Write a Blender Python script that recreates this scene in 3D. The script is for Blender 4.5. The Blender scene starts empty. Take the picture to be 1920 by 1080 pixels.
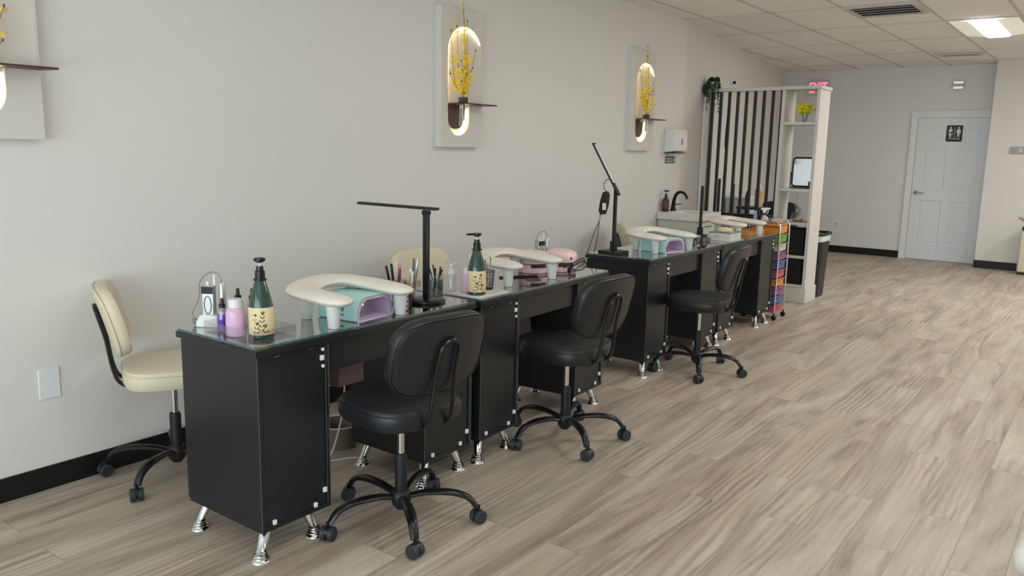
import bpy, bmesh, math, random
from mathutils import Vector, Matrix, Euler
from math import sin, cos, pi, radians

# ------------------------------------------------------------------ camera
sc = bpy.context.scene
COL = sc.collection
cam = bpy.data.cameras.new('camera'); camo = bpy.data.objects.new('camera', cam); COL.objects.link(camo)
YAW, PITCH, ROLL, FPX = radians(36.66643627), radians(9.84253221), radians(1.15975233), 1523.4968
fw = Vector((-sin(YAW)*cos(PITCH), cos(YAW)*cos(PITCH), -sin(PITCH)))
rt0 = Vector((cos(YAW), sin(YAW), 0)); up0 = rt0.cross(fw)
rt = rt0*cos(ROLL) + up0*sin(ROLL); up = -rt0*sin(ROLL) + up0*cos(ROLL)
M = Matrix((rt, up, -fw)).transposed().to_4x4(); M.translation = Vector((0, 0, 1.5))
camo.matrix_world = M
cam.sensor_width = 36; cam.lens = FPX/1920*36; cam.clip_start = .05; cam.clip_end = 100
sc.camera = camo
# ------------------------------------------------------------------ world, exposure
w = bpy.data.worlds.new('world'); sc.world = w; w.use_nodes = True
w.node_tree.nodes['Background'].inputs[0].default_value = (.80, .90, 1.0, 1)
w.node_tree.nodes['Background'].inputs[1].default_value = 1.2
sc.view_settings.view_transform = 'Standard'; sc.view_settings.look = 'None'
sc.view_settings.exposure = 0.25; sc.view_settings.gamma = 1; sc.view_settings.use_curve_mapping = False
# ------------------------------------------------------------------ lights
def area(name, loc, rot, sx, sy, power, color):
    l = bpy.data.lights.new(name, 'AREA'); l.shape = 'RECTANGLE'; l.size = sx; l.size_y = sy
    l.energy = power; l.color = color
    o = bpy.data.objects.new(name, l); COL.objects.link(o); o.location = loc; o.rotation_euler = rot
    return o
# daylight entering through the storefront glass behind the camera
area('storefront_daylight', (-.3, -2.85, 1.35), (radians(114), 0, 0), 5.6, 2.3, 158, (.84, .94, 1.0))
# unseen fill lamps added under the ceiling; one boosts the visible troffer
for (lx, ly, p) in ((-1.17, 1.99, 9), (-1.17, 5.04, 17), (1.3, 3.2, 20), (1.3, 7.5, 42), (1.3, 10.6, 46), (-1.17, 9.31, 26)):
    area('overhead_fill', (lx, ly, 2.700), (0, 0, 0), .5, 1.1, p, (1.0, .99, .975))

# ------------------------------------------------------------------ materials
def lin(c):
    return c/12.92 if c <= .04045 else ((c+.055)/1.055)**2.4
def rgb(r, g, b): return (lin(r/255), lin(g/255), lin(b/255), 1)
def P(name, col, rough=.5, metal=0, spec=.5, trans=0, emit=None, es=0, ior=1.45, bump=0, bscale=200, coat=0, var=0, alpha=1, sub=0):
    m = bpy.data.materials.new(name); m.use_nodes = True
    nt = m.node_tree; b = nt.nodes['Principled BSDF']
    b.inputs['Base Color'].default_value = col; b.inputs['Roughness'].default_value = rough
    b.inputs['Metallic'].default_value = metal; b.inputs['Specular IOR Level'].default_value = spec
    b.inputs['Transmission Weight'].default_value = trans; b.inputs['IOR'].default_value = ior
    b.inputs['Coat Weight'].default_value = coat; b.inputs['Alpha'].default_value = alpha
    if emit: b.inputs['Emission Color'].default_value = emit; b.inputs['Emission Strength'].default_value = es
    tc = nt.nodes.new('ShaderNodeTexCoord')
    n = nt.nodes.new('ShaderNodeTexNoise'); n.inputs['Scale'].default_value = bscale; n.inputs['Detail'].default_value = 4
    nt.links.new(tc.outputs['Object'], n.inputs['Vector'])
    if bump:
        bp = nt.nodes.new('ShaderNodeBump'); bp.inputs['Strength'].default_value = bump; bp.inputs['Distance'].default_value = .002
        nt.links.new(n.outputs['Fac'], bp.inputs['Height']); nt.links.new(bp.outputs['Normal'], b.inputs['Normal'])
    if var:
        mx = nt.nodes.new('ShaderNodeMix'); mx.data_type = 'RGBA'
        n2 = nt.nodes.new('ShaderNodeTexNoise'); n2.inputs['Scale'].default_value = 3; nt.links.new(tc.outputs['Object'], n2.inputs['Vector'])
        mx.inputs[6].default_value = tuple(c*(1-var) for c in col[:3])+(1,); mx.inputs[7].default_value = tuple(min(1, c*(1+var)) for c in col[:3])+(1,)
        nt.links.new(n2.outputs['Fac'], mx.inputs[0]); nt.links.new(mx.outputs[2], b.inputs['Base Color'])
    return m
def thin_glass(name, tint, rough=.03, mixf=.12, gain=.5):
    m = bpy.data.materials.new(name); m.use_nodes = True; nt = m.node_tree; nt.nodes.clear()
    o = nt.nodes.new('ShaderNodeOutputMaterial'); t = nt.nodes.new('ShaderNodeBsdfTransparent'); g = nt.nodes.new('ShaderNodeBsdfGlossy')
    t.inputs[0].default_value = tint; g.inputs['Roughness'].default_value = rough
    lw = nt.nodes.new('ShaderNodeLayerWeight'); lw.inputs[0].default_value = .5
    pw = nt.nodes.new('ShaderNodeMath'); pw.operation = 'POWER'; pw.inputs[1].default_value = 3.2; nt.links.new(lw.outputs['Facing'], pw.inputs[0])
    ad = nt.nodes.new('ShaderNodeMath'); ad.operation = 'MULTIPLY_ADD'; ad.inputs[1].default_value = gain; ad.inputs[2].default_value = mixf*.4; ad.use_clamp = True
    nt.links.new(pw.outputs[0], ad.inputs[0])
    mx = nt.nodes.new('ShaderNodeMixShader'); nt.links.new(ad.outputs[0], mx.inputs[0]); nt.links.new(t.outputs[0], mx.inputs[1]); nt.links.new(g.outputs[0], mx.inputs[2])
    nt.links.new(mx.outputs[0], o.inputs[0]); return m
W_WALL = P('wall_paint', rgb(224, 222, 217), .55, bump=.15, bscale=260, var=.02)
W_BACK = P('back_wall_paint', rgb(222, 223, 220), .45, bump=.15, bscale=260, var=.02)
W_DOOR = P('door_paint', rgb(222, 228, 232), .4)
W_TRIM = P('trim_paint', rgb(228, 231, 231), .4)
BASE_BLK = P('baseboard_vinyl', rgb(14, 17, 18), .45)
LAM = P('black_laminate', rgb(26, 29, 31), .36, bump=.12, bscale=500)
LAM_EDGE = P('laminate_edge', rgb(96, 98, 100), .5)
LEATHER = P('black_leatherette', rgb(30, 31, 34), .36, bump=.25, bscale=350)
CREAM = P('cream_leatherette', rgb(214, 205, 178), .45, bump=.2, bscale=350)
BLK = P('black_metal', rgb(18, 18, 20), .28)
BLKM = P('black_matte_plastic', rgb(24, 25, 27), .5)
CASTER = P('caster_rubber', rgb(42, 46, 52), .5)
CHROME = P('chrome', rgb(215, 215, 215), .16, metal=1)
CHROME_D = P('steel', rgb(170, 170, 172), .3, metal=1)
WPLA = P('white_plastic', rgb(226, 226, 222), .4)
WCAP = P('white_cap', rgb(235, 235, 232), .4)
REST = P('white_leatherette', rgb(226, 220, 208), .42, bump=.12, bscale=300)
RESTLEG = P('hand_rest_leg', rgb(214, 218, 216), .35)
MINT = P('mint_plastic', rgb(172, 218, 214), .3)
LAV = P('lavender_plastic', rgb(206, 194, 214), .3)
LAVR = P('lavender_reflector', rgb(205, 190, 208), .18, metal=.35)
PINKP = P('pink_plastic', rgb(236, 200, 200), .3)
DKTXT = P('dark_print', rgb(40, 60, 64), .5)
GGLASS = P('green_bottle', rgb(30, 62, 48), .14, coat=.5)
KRAFT = P('kraft_label', rgb(222, 203, 160), .6)
KRAFTD = P('label_print', rgb(78, 76, 38), .6)
PURPLE = P('purple_liquid', rgb(92, 44, 170), .2)
PINKL = P('pink_liquid', rgb(216, 178, 206), .25)
CLEARP = thin_glass('clear_plastic', (.97, .97, .98, 1), .08, .25, .35)
CLEARG = thin_glass('clear_glass', (.96, .97, .97, 1), .02, .25)
TEALG = thin_glass('desk_glass', (.80, .90, .87, 1), .05, .95, .80)
TEALE = P('glass_edge', rgb(70, 98, 92), .2)
SILVER = P('silver_plastic', rgb(190, 192, 194), .28, metal=.7)
WHITEB = P('white_board', rgb(208, 207, 199), .5)
BOARD = P('sconce_board', rgb(214, 210, 202), .6)
BROWN = P('brown_metal', rgb(66, 48, 42), .45)
LED = P('warm_led', (1, .8, .45, 1), .5, emit=(1, .78, .42, 1), es=11)
STEM = P('branch_stem', rgb(92, 84, 50), .7)
YEL = P('yellow_petal', rgb(246, 214, 50), .6)
YEL2 = P('yellow_flower', rgb(240, 226, 30), .6)
BUD = P('green_bud', rgb(84, 92, 70), .7)
LEAF = P('vine_leaf', rgb(42, 72, 44), .6, var=.3)
WOODT = P('wood_tray', rgb(190, 142, 82), .5, var=.15)
REDEM = P('exit_red', (1, .05, .12, 1), .5, emit=(1, .10, .2, 1), es=2.2)
MIRR = P('mirror_glass', rgb(225, 232, 236), .03, metal=1)
MAUVE = P('mauve_plastic', rgb(128, 104, 106), .5)
TAUPE = P('taupe_plastic', rgb(122, 110, 98), .5)
def floor_mat():
    m = bpy.data.materials.new('oak_plank_floor'); m.use_nodes = True; nt = m.node_tree; L = nt.links.new; b = nt.nodes['Principled BSDF']
    N = nt.nodes.new
    tc = N('ShaderNodeTexCoord'); sp = N('ShaderNodeSeparateXYZ'); L(tc.outputs['Object'], sp.inputs[0])
    cb = N('ShaderNodeCombineXYZ'); L(sp.outputs['Y'], cb.inputs['X']); L(sp.outputs['X'], cb.inputs['Y'])
    br = N('ShaderNodeTexBrick'); L(cb.outputs[0], br.inputs['Vector'])
    br.inputs['Color1'].default_value = (0, 0, 0, 1); br.inputs['Color2'].default_value = (1, 1, 1, 1); br.inputs['Mortar'].default_value = (.5, .5, .5, 1)
    br.inputs['Scale'].default_value = 1; br.inputs['Brick Width'].default_value = 1.22; br.inputs['Row Height'].default_value = .18
    br.inputs['Mortar Size'].default_value = .0011; br.inputs['Mortar Smooth'].default_value = .3; br.offset = .37; br.inputs['Bias'].default_value = 0
    rs = N('ShaderNodeSeparateColor'); L(br.outputs['Color'], rs.inputs[0])
    mu = N('ShaderNodeMath'); mu.operation = 'MULTIPLY'; mu.inputs[1].default_value = 23; L(rs.outputs[0], mu.inputs[0])
    def vec(sx, sy):
        a = N('ShaderNodeMath'); a.operation = 'MULTIPLY'; a.inputs[1].default_value = sx; L(sp.outputs['Y'], a.inputs[0])
        c = N('ShaderNodeMath'); c.operation = 'MULTIPLY'; c.inputs[1].default_value = sy; L(sp.outputs['X'], c.inputs[0])
        v = N('ShaderNodeCombineXYZ'); L(a.outputs[0], v.inputs['X']); L(c.outputs[0], v.inputs['Y']); L(mu.outputs[0], v.inputs['Z']); return v
    n1 = N('ShaderNodeTexNoise'); n1.inputs['Scale'].default_value = 1; n1.inputs['Detail'].default_value = 6; n1.inputs['Roughness'].default_value = .62; n1.inputs['Distortion'].default_value = 1.8
    L(vec(.55, 4.2).outputs[0], n1.inputs['Vector'])
    n2 = N('ShaderNodeTexNoise'); n2.inputs['Scale'].default_value = 1; n2.inputs['Detail'].default_value = 5; n2.inputs['Roughness'].default_value = .7
    L(vec(4, 60).outputs[0], n2.inputs['Vector'])
    n3 = N('ShaderNodeTexNoise'); n3.inputs['Scale'].default_value = 1; n3.inputs['Detail'].default_value = 2; L(vec(.8, 2.2).outputs[0], n3.inputs['Vector'])
    wv = N('ShaderNodeTexWave'); wv.wave_type = 'BANDS'; wv.bands_direction = 'Y'; wv.inputs['Scale'].default_value = 1; wv.inputs['Distortion'].default_value = 14; wv.inputs['Detail'].default_value = 2; wv.inputs['Detail Scale'].default_value = .55
    L(vec(1.6, 9).outputs[0], wv.inputs['Vector'])
    def mixf(a, bb, f):
        mx = N('ShaderNodeMix'); mx.data_type = 'FLOAT'
        if hasattr(f, 'links'): L(f, mx.inputs[0])
        else: mx.inputs[0].default_value = f
        L(a, mx.inputs[2]); L(bb, mx.inputs[3]); return mx.outputs[0]
    mk = N('ShaderNodeMapRange'); mk.inputs[1].default_value = .50; mk.inputs[2].default_value = .68; mk.inputs[3].default_value = .03; mk.inputs[4].default_value = .20; L(n3.outputs['Fac'], mk.inputs[0])
    g = mixf(n1.outputs['Fac'], wv.outputs['Fac'], mk.outputs[0]); g = mixf(g, n2.outputs['Fac'], .16); g = mixf(g, rs.outputs[0], .05)
    cr = N('ShaderNodeValToRGB'); L(g, cr.inputs[0]); e = cr.color_ramp.elements
    e[0].position = .25; e[0].color = rgb(114, 103, 93); e[1].position = .66; e[1].color = rgb(200, 190, 174)
    k = cr.color_ramp.elements.new(.41); k.color = rgb(158, 147, 133); k = cr.color_ramp.elements.new(.52); k.color = rgb(181, 170, 154)
    tn = N('ShaderNodeMix'); tn.data_type = 'RGBA'; tn.blend_type = 'MULTIPLY'; tm = N('ShaderNodeMapRange'); tm.inputs[1].default_value = .42; tm.inputs[2].default_value = .62
    n4 = N('ShaderNodeTexNoise'); n4.inputs['Scale'].default_value = 1; n4.inputs['Detail'].default_value = 1; L(vec(.9, 3.1).outputs[0], n4.inputs['Vector']); L(n4.outputs['Fac'], tm.inputs[0])
    L(tm.outputs[0], tn.inputs[0]); L(cr.outputs[0], tn.inputs[6]); tn.inputs[7].default_value = (.96, .90, .875, 1)
    mm = N('ShaderNodeMix'); mm.data_type = 'RGBA'; L(br.outputs['Fac'], mm.inputs[0]); L(tn.outputs[2], mm.inputs[6]); mm.inputs[7].default_value = rgb(122, 109, 97)
    L(mm.outputs[2], b.inputs['Base Color'])
    b.inputs['Roughness'].default_value = .42; b.inputs['Specular IOR Level'].default_value = .35
    bp = N('ShaderNodeBump'); bp.inputs['Strength'].default_value = .12; bp.inputs['Distance'].default_value = .002; L(n2.outputs['Fac'], bp.inputs['Height']); L(bp.outputs[0], b.inputs['Normal'])
    return m
FLOOR = floor_mat()
CEIL = P('ceiling_tile', rgb(238, 238, 235), .9, bump=.5, bscale=140)
GRID = P('ceiling_grid_metal', rgb(200, 197, 192), .6)

# ------------------------------------------------------------------ mesh helpers
def B(): return bmesh.new()
def box(bm, x0, x1, y0, y1, z0, z1, mtx=None):
    v = [bm.verts.new(Vector((x, y, z)) if mtx is None else mtx @ Vector((x, y, z))) for x in (x0, x1) for y in (y0, y1) for z in (z0, z1)]
    for f in ((0, 1, 3, 2), (4, 6, 7, 5), (0, 4, 5, 1), (2, 3, 7, 6), (0, 2, 6, 4), (1, 5, 7, 3)):
        bm.faces.new([v[i] for i in f])
    return v
def rings(bm, rs, cap=True):
    prev = None; first = None
    for r in rs:
        cur = [bm.verts.new(p) for p in r]
        if prev:
            n = len(cur)
            for i in range(n): bm.faces.new((prev[i], prev[(i+1) % n], cur[(i+1) % n], cur[i]))
        else: first = cur
        prev = cur
    if cap:
        bm.faces.new(list(reversed(first))); bm.faces.new(prev)
def lathe(bm, prof, c=(0, 0, 0), seg=24, mtx=None, cap=True, sx=1, sy=1):
    rs = []
    for (r, z) in prof:
        r = max(r, .0004); ring = []
        for i in range(seg):
            a = 2*pi*i/seg; p = Vector((r*cos(a)*sx, r*sin(a)*sy, z))
            ring.append((mtx @ p if mtx is not None else p) + Vector(c))
        rs.append(ring)
    rings(bm, rs, cap)
def smoothpath(pts, n=6, closed=False):
    pts = [Vector(p) for p in pts]; out = []; m = len(pts)
    rng = range(m if closed else m-1)
    for i in rng:
        p0 = pts[(i-1) % m] if closed or i > 0 else pts[0]; p1 = pts[i]; p2 = pts[(i+1) % m]; p3 = pts[(i+2) % m] if closed or i+2 < m else pts[-1]
        for k in range(n):
            t = k/n
            out.append(.5*((2*p1)+(-p0+p2)*t+(2*p0-5*p1+4*p2-p3)*t*t+(-p0+3*p1-3*p2+p3)*t**3))
    if not closed: out.append(pts[-1])
    return out
def tube(bm, pts, r, seg=8, closed=False, flat=1, upv=None):
    pts = [Vector(p) for p in pts]; n = len(pts); rs = []; ref = Vector(upv) if upv else None
    for i, p in enumerate(pts):
        if closed: t = pts[(i+1) % n]-pts[i-1]
        else: t = pts[min(i+1, n-1)]-pts[max(i-1, 0)]
        t.normalize()
        if ref is None: ref = Vector((0, 0, 1)) if abs(t.z) < .9 else Vector((1, 0, 0))
        s = t.cross(ref)
        if s.length < 1e-4: s = t.cross(Vector((.3, 1, .2)))
        s.normalize(); u = s.cross(t).normalized()
        if not upv: ref = u
        rr = r[i] if isinstance(r, (list, tuple)) else r
        rs.append([p+s*cos(2*pi*k/seg)*rr+u*sin(2*pi*k/seg)*rr*flat for k in range(seg)])
    if closed:
        rs.append(rs[0]); prev = None; vs = [[bm.verts.new(q) for q in g] for g in rs[:-1]]; vs.append(vs[0])
        for a, b2 in zip(vs, vs[1:]):
            for k in range(seg): bm.faces.new((a[k], a[(k+1) % seg], b2[(k+1) % seg], b2[k]))
    else: rings(bm, rs)
def prism(bm, poly, h0, h1, mtx=None):
    """extrude 2-D polygon (x,y) between z=h0 and z=h1"""
    f = lambda p: mtx @ p if mtx is not None else p
    a = [bm.verts.new(f(Vector((x, y, h0)))) for x, y in poly]; b2 = [bm.verts.new(f(Vector((x, y, h1)))) for x, y in poly]
    n = len(poly)
    bm.faces.new(list(reversed(a))); bm.faces.new(b2)
    for i in range(n): bm.faces.new((a[i], a[(i+1) % n], b2[(i+1) % n], b2[i]))
def rrect(w, h, r, seg=5, cx=0, cy=0):
    out = []
    for (sx, sy, a0) in ((1, 1, 0), (-1, 1, 90), (-1, -1, 180), (1, -1, 270)):
        for k in range(seg+1):
            a = radians(a0+90*k/seg); out.append((cx+sx*(w/2-r)+r*cos(a), cy+sy*(h/2-r)+r*sin(a)))
    return out
AX = Matrix(((0, 0, 1, 0), (1, 0, 0, 0), (0, 1, 0, 0), (0, 0, 0, 1)))   # polygon (y,z) extruded along x
AY = Matrix(((1, 0, 0, 0), (0, 0, 1, 0), (0, 1, 0, 0), (0, 0, 0, 1)))   # polygon (x,z) extruded along y
def obj(name, bm, mat, parent=None, bevel=0, sub=0, ang=40, loc=None):
    bmesh.ops.recalc_face_normals(bm, faces=bm.faces)
    me = bpy.data.meshes.new(name); bm.to_mesh(me); bm.free()
    for p in me.polygons: p.use_smooth = True
    if not sub: me.set_sharp_from_angle(angle=radians(ang))
    for mt in (mat if isinstance(mat, (list, tuple)) else [mat]): me.materials.append(mt)
    o = bpy.data.objects.new(name, me); COL.objects.link(o)
    if parent: o.parent = parent
    if loc: o.location = loc
    if bevel:
        md = o.modifiers.new('bevel', 'BEVEL'); md.width = bevel; md.segments = 2; md.limit_method = 'ANGLE'; md.angle_limit = radians(35)
    if sub:
        md = o.modifiers.new('sub', 'SUBSURF'); md.levels = sub; md.render_levels = sub
    return o
def thing(name, label, cat, loc=(0, 0, 0), rz=0, group=None, bm=None, mat=None, **k):
    if bm is None:
        o = bpy.data.objects.new(name, None); COL.objects.link(o); o.empty_display_size = .05
    else: o = obj(name, bm, mat, **k)
    o.location = loc; o.rotation_euler = (0, 0, rz); o['label'] = label; o['category'] = cat
    if group: o['group'] = group
    return o
def struct(name, bm, mat, parent=None, **k):
    o = obj(name, bm, mat, parent, **k)
    o['kind'] = 'structure'; return o
def kids(o): return [c for c in bpy.data.objects if c.parent == o]
def dup(root, loc, rz, label, group=None):
    r = root.copy(); COL.objects.link(r); r.location = loc; r.rotation_euler = (0, 0, rz); r['label'] = label
    if group: r['group'] = group
    for ch in kids(root):
        c = ch.copy(); COL.objects.link(c); c.parent = r
        for g in kids(ch):
            d = g.copy(); COL.objects.link(d); d.parent = c
    return r
def text(name, s, size, mtx, mat, parent, ext=.0006, align='CENTER'):
    cu = bpy.data.curves.new(name, 'FONT'); cu.body = s; cu.size = size; cu.extrude = ext; cu.align_x = align; cu.align_y = 'CENTER'
    t = bpy.data.objects.new('tmp', cu); COL.objects.link(t); dg = bpy.context.evaluated_depsgraph_get()
    me = bpy.data.meshes.new_from_object(t.evaluated_get(dg)); bpy.data.objects.remove(t)
    me.transform(mtx); me.name = name; me.materials.clear(); me.materials.append(mat)
    o = bpy.data.objects.new(name, me); COL.objects.link(o); o.parent = parent; return o
def frame(o, right, upd):
    r = Vector(right).normalized(); u = Vector(upd).normalized(); n = r.cross(u)
    m = Matrix((r, u, n)).transposed().to_4x4(); m.translation = Vector(o); return m

# ------------------------------------------------------------------ room shell
XL, YB, ZC = -3.58, 13.0, 2.74
YF = -3.0; XR = 3.0
bm = B(); box(bm, -4.7, XR+.1, YF-.1, YB+.2, -.1, 0); struct('floor', bm, FLOOR)
bm = B(); box(bm, -4.7, XR+.1, YF-.1, YB+.2, ZC, ZC+.1); ceil = struct('ceiling', bm, CEIL)
bm = B()
gx = [-2.13+.61*k for k in range(-3, 9)]; gy = [7.48+1.22*k for k in range(-8, 5)]
for x in gx: box(bm, x-.012, x+.012, YF, YB, ZC-.006, ZC+.001)
for y in gy: box(bm, -4.6, XR, y-.010, y+.010, ZC-.0055, ZC+.001)
struct('ceiling_grid', bm, GRID, ceil)
AY0, AYX = 7.58, -4.46     # wall turns outward beyond the sink
bm = B(); box(bm, XL-.2, XL, YF, AY0, 0, ZC); wl = struct('wall_left', bm, W_WALL)
bm = B(); prism(bm, [(XL, AY0), (AYX, YB), (AYX-.2, YB), (XL-.2, AY0)], 0, ZC); struct('wall_angled', bm, W_WALL)
bm = B(); box(bm, -4.75, XR, YB, YB+.15, 0, ZC); struct('wall_back', bm, W_BACK)
bm = B(); box(bm, -1.53, XR, 12.66, YB, 0, ZC); struct('wall_bump', bm, W_WALL)
bm = B(); box(bm, XR, XR+.15, YF, YB, 0, ZC); struct('wall_right', bm, W_WALL)
bm = B()   # storefront wall behind the camera
box(bm, XL-.2, XR+.1, YF-.12, YF, 0, .2); box(bm, XL-.2, XR+.1, YF-.12, YF, 2.5, ZC)
for x in (XL-.1, -1.2, .9, XR): box(bm, x-.1, x+.1, YF-.12, YF, .2, 2.5)
struct('wall_front', bm, W_WALL)
for i, (a, b2) in enumerate(((XL, -1.3), (-1.1, .8), (1.0, XR-.1))):
    bm = B(); box(bm, a, b2, YF-.07, YF-.06, .2, 2.5); struct('window_%d' % (i+1), bm, CLEARG)
# base boards
bm = B(); box(bm, XL, XL+.008, YF, AY0, 0, .103); struct('baseboard_left', bm, BASE_BLK)
bm = B(); prism(bm, [(XL, AY0), (XL+.008, AY0), (AYX+.008, YB), (AYX, YB)], 0, .103); struct('baseboard_angled', bm, BASE_BLK)
bm = B(); box(bm, AYX, -2.56, YB-.008, YB, 0, .103); struct('baseboard_back', bm, BASE_BLK)
bm = B(); box(bm, -1.53, XR, 12.652, 12.66, 0, .103); box(bm, -1.538, -1.53, 12.652, YB, 0, .103); struct('baseboard_bump', bm, BASE_BLK)
# restroom door
bm = B()
DX0, DX1, DZ = -2.475, -1.56, 2.03
box(bm, DX0-.060, DX0, YB-.02, YB, 0, DZ); box(bm, DX0-.060, DX1+.03, YB-.02, YB, DZ, DZ+.06)
box(bm, DX0-.085, DX0-.060, YB-.03, YB, 0, DZ+.09); box(bm, DX0-.060, DX1+.03, YB-.03, YB, DZ+.06, DZ+.09)
struct('trim_1', bm, W_TRIM)
bm = B()
y0, y1 = YB-.012, YB
sx = [DX0+.004, DX0+.115, DX0+.405, DX0+.51, DX0+.80, DX1]
zs = [.008, .24, .86, 1.01, 1.60, 1.71, 1.90, DZ-.003]
box(bm, sx[0], sx[5], y0+.006, y1, zs[0], zs[7])
for a, b2 in ((0, 1), (2, 3), (4, 5)): box(bm, sx[a], sx[b2], y0-.004, y1-.001, zs[0], zs[7])
for a, b2 in ((0, 1), (2, 3), (4, 5), (6, 7)):
    for p, q in ((1, 2), (3, 4)): box(bm, sx[p]-.001, sx[q]+.001, y0-.004, y1-.001, zs[a], zs[b2])
for p, q in ((1, 2), (3, 4)):
    for a, b2 in ((1, 2), (3, 4), (5, 6)): box(bm, sx[p]+.03, sx[q]-.03, y0+.001, y1-.001, zs[a]+.03, zs[b2]-.03)
door = struct('door_1', bm, W_DOOR, bevel=.004)
bm = B(); lathe(bm, [(.028, 0), (.028, .012), (.012, .02), (.012, .05)], (-2.41, YB-.015, .97), 16, Matrix.Rotation(radians(90), 4, 'X'))
tube(bm, smoothpath([(-2.41, YB-.06, .97), (-2.36, YB-.065, .972), (-2.30, YB-.06, .965)], 4), .009, 8); struct('door_handle', bm, CHROME, door)

# ------------------------------------------------------------------ ceiling troffer and vents
def troffer(x0, y0, label):
    t = thing('ceiling_light', label, 'ceiling light', (x0, y0, ZC), 0)
    bm = B()
    for a in ((0, .61, 0, .022), (0, .61, 1.198, 1.22), (0, .022, .022, 1.198), (.588, .61, .022, 1.198)): box(bm, a[0], a[1], a[2], a[3], -.010, -.002)
    obj('frame', bm, WHITEB, t)
    bm = B()   # folded side reflectors
    for s in (0, 1):
        f = lambda u: u if s == 0 else .61-u
        vs = [(f(.022), -.006), (f(.19), -.022), (f(.19), -.018), (f(.022), -.002)]
        prism(bm, vs, .022, 1.198, AY)
    obj('reflector', bm, P('troffer_reflector', rgb(225, 222, 205), .5, emit=(1, .96, .82, 1), es=.28), t)
    bm = B(); prism(bm, [(.19, -.020), (.42, -.020), (.39, -.034), (.22, -.034)], .022, 1.198, AY)
    obj('diffuser', bm, P('troffer_diffuser', rgb(255, 255, 250), .5, emit=(1, .98, .93, 1), es=7), t)
    return t
troffer(-1.52, 8.70, 'recessed rectangular ceiling light glowing white near back wall')
def vent(x0, y0, w2, l2, label, n=4):
    t = thing('ceiling_vent', label, 'air vent', (x0, y0, ZC), 0)
    bm = B(); box(bm, .01, w2-.01, .01, l2-.01, -.012, -.008); obj('backing', bm, P('vent_dark', rgb(92, 88, 84), .8), t)
    bm = B()
    for a in ((0, w2, 0, .05), (0, w2, l2-.05, l2), (0, .05, .05, l2-.05), (w2-.05, w2, .05, l2-.05)): box(bm, a[0], a[1], a[2], a[3], -.022, -.002)
    obj('frame', bm, GRID, t, bevel=.003)
    for k in range(n):
        yk = .05+(l2-.1)*(k+.5)/n; bm = B()
        m = Matrix.Translation((0, yk, -.018)) @ Matrix.Rotation(radians(18), 4, 'X')
        box(bm, .05, w2-.05, -.026*l2/.6, .026*l2/.6, -.0015, .0015, m); obj('louver', bm, GRID, t)
vent(-2.12, 7.49, .59, .59, 'square louvered ceiling vent at the top edge, nearest to the light')
vent(-2.06, 11.42, .50, .26, 'small slim ceiling vent close to the back wall above the door', 3)

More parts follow.
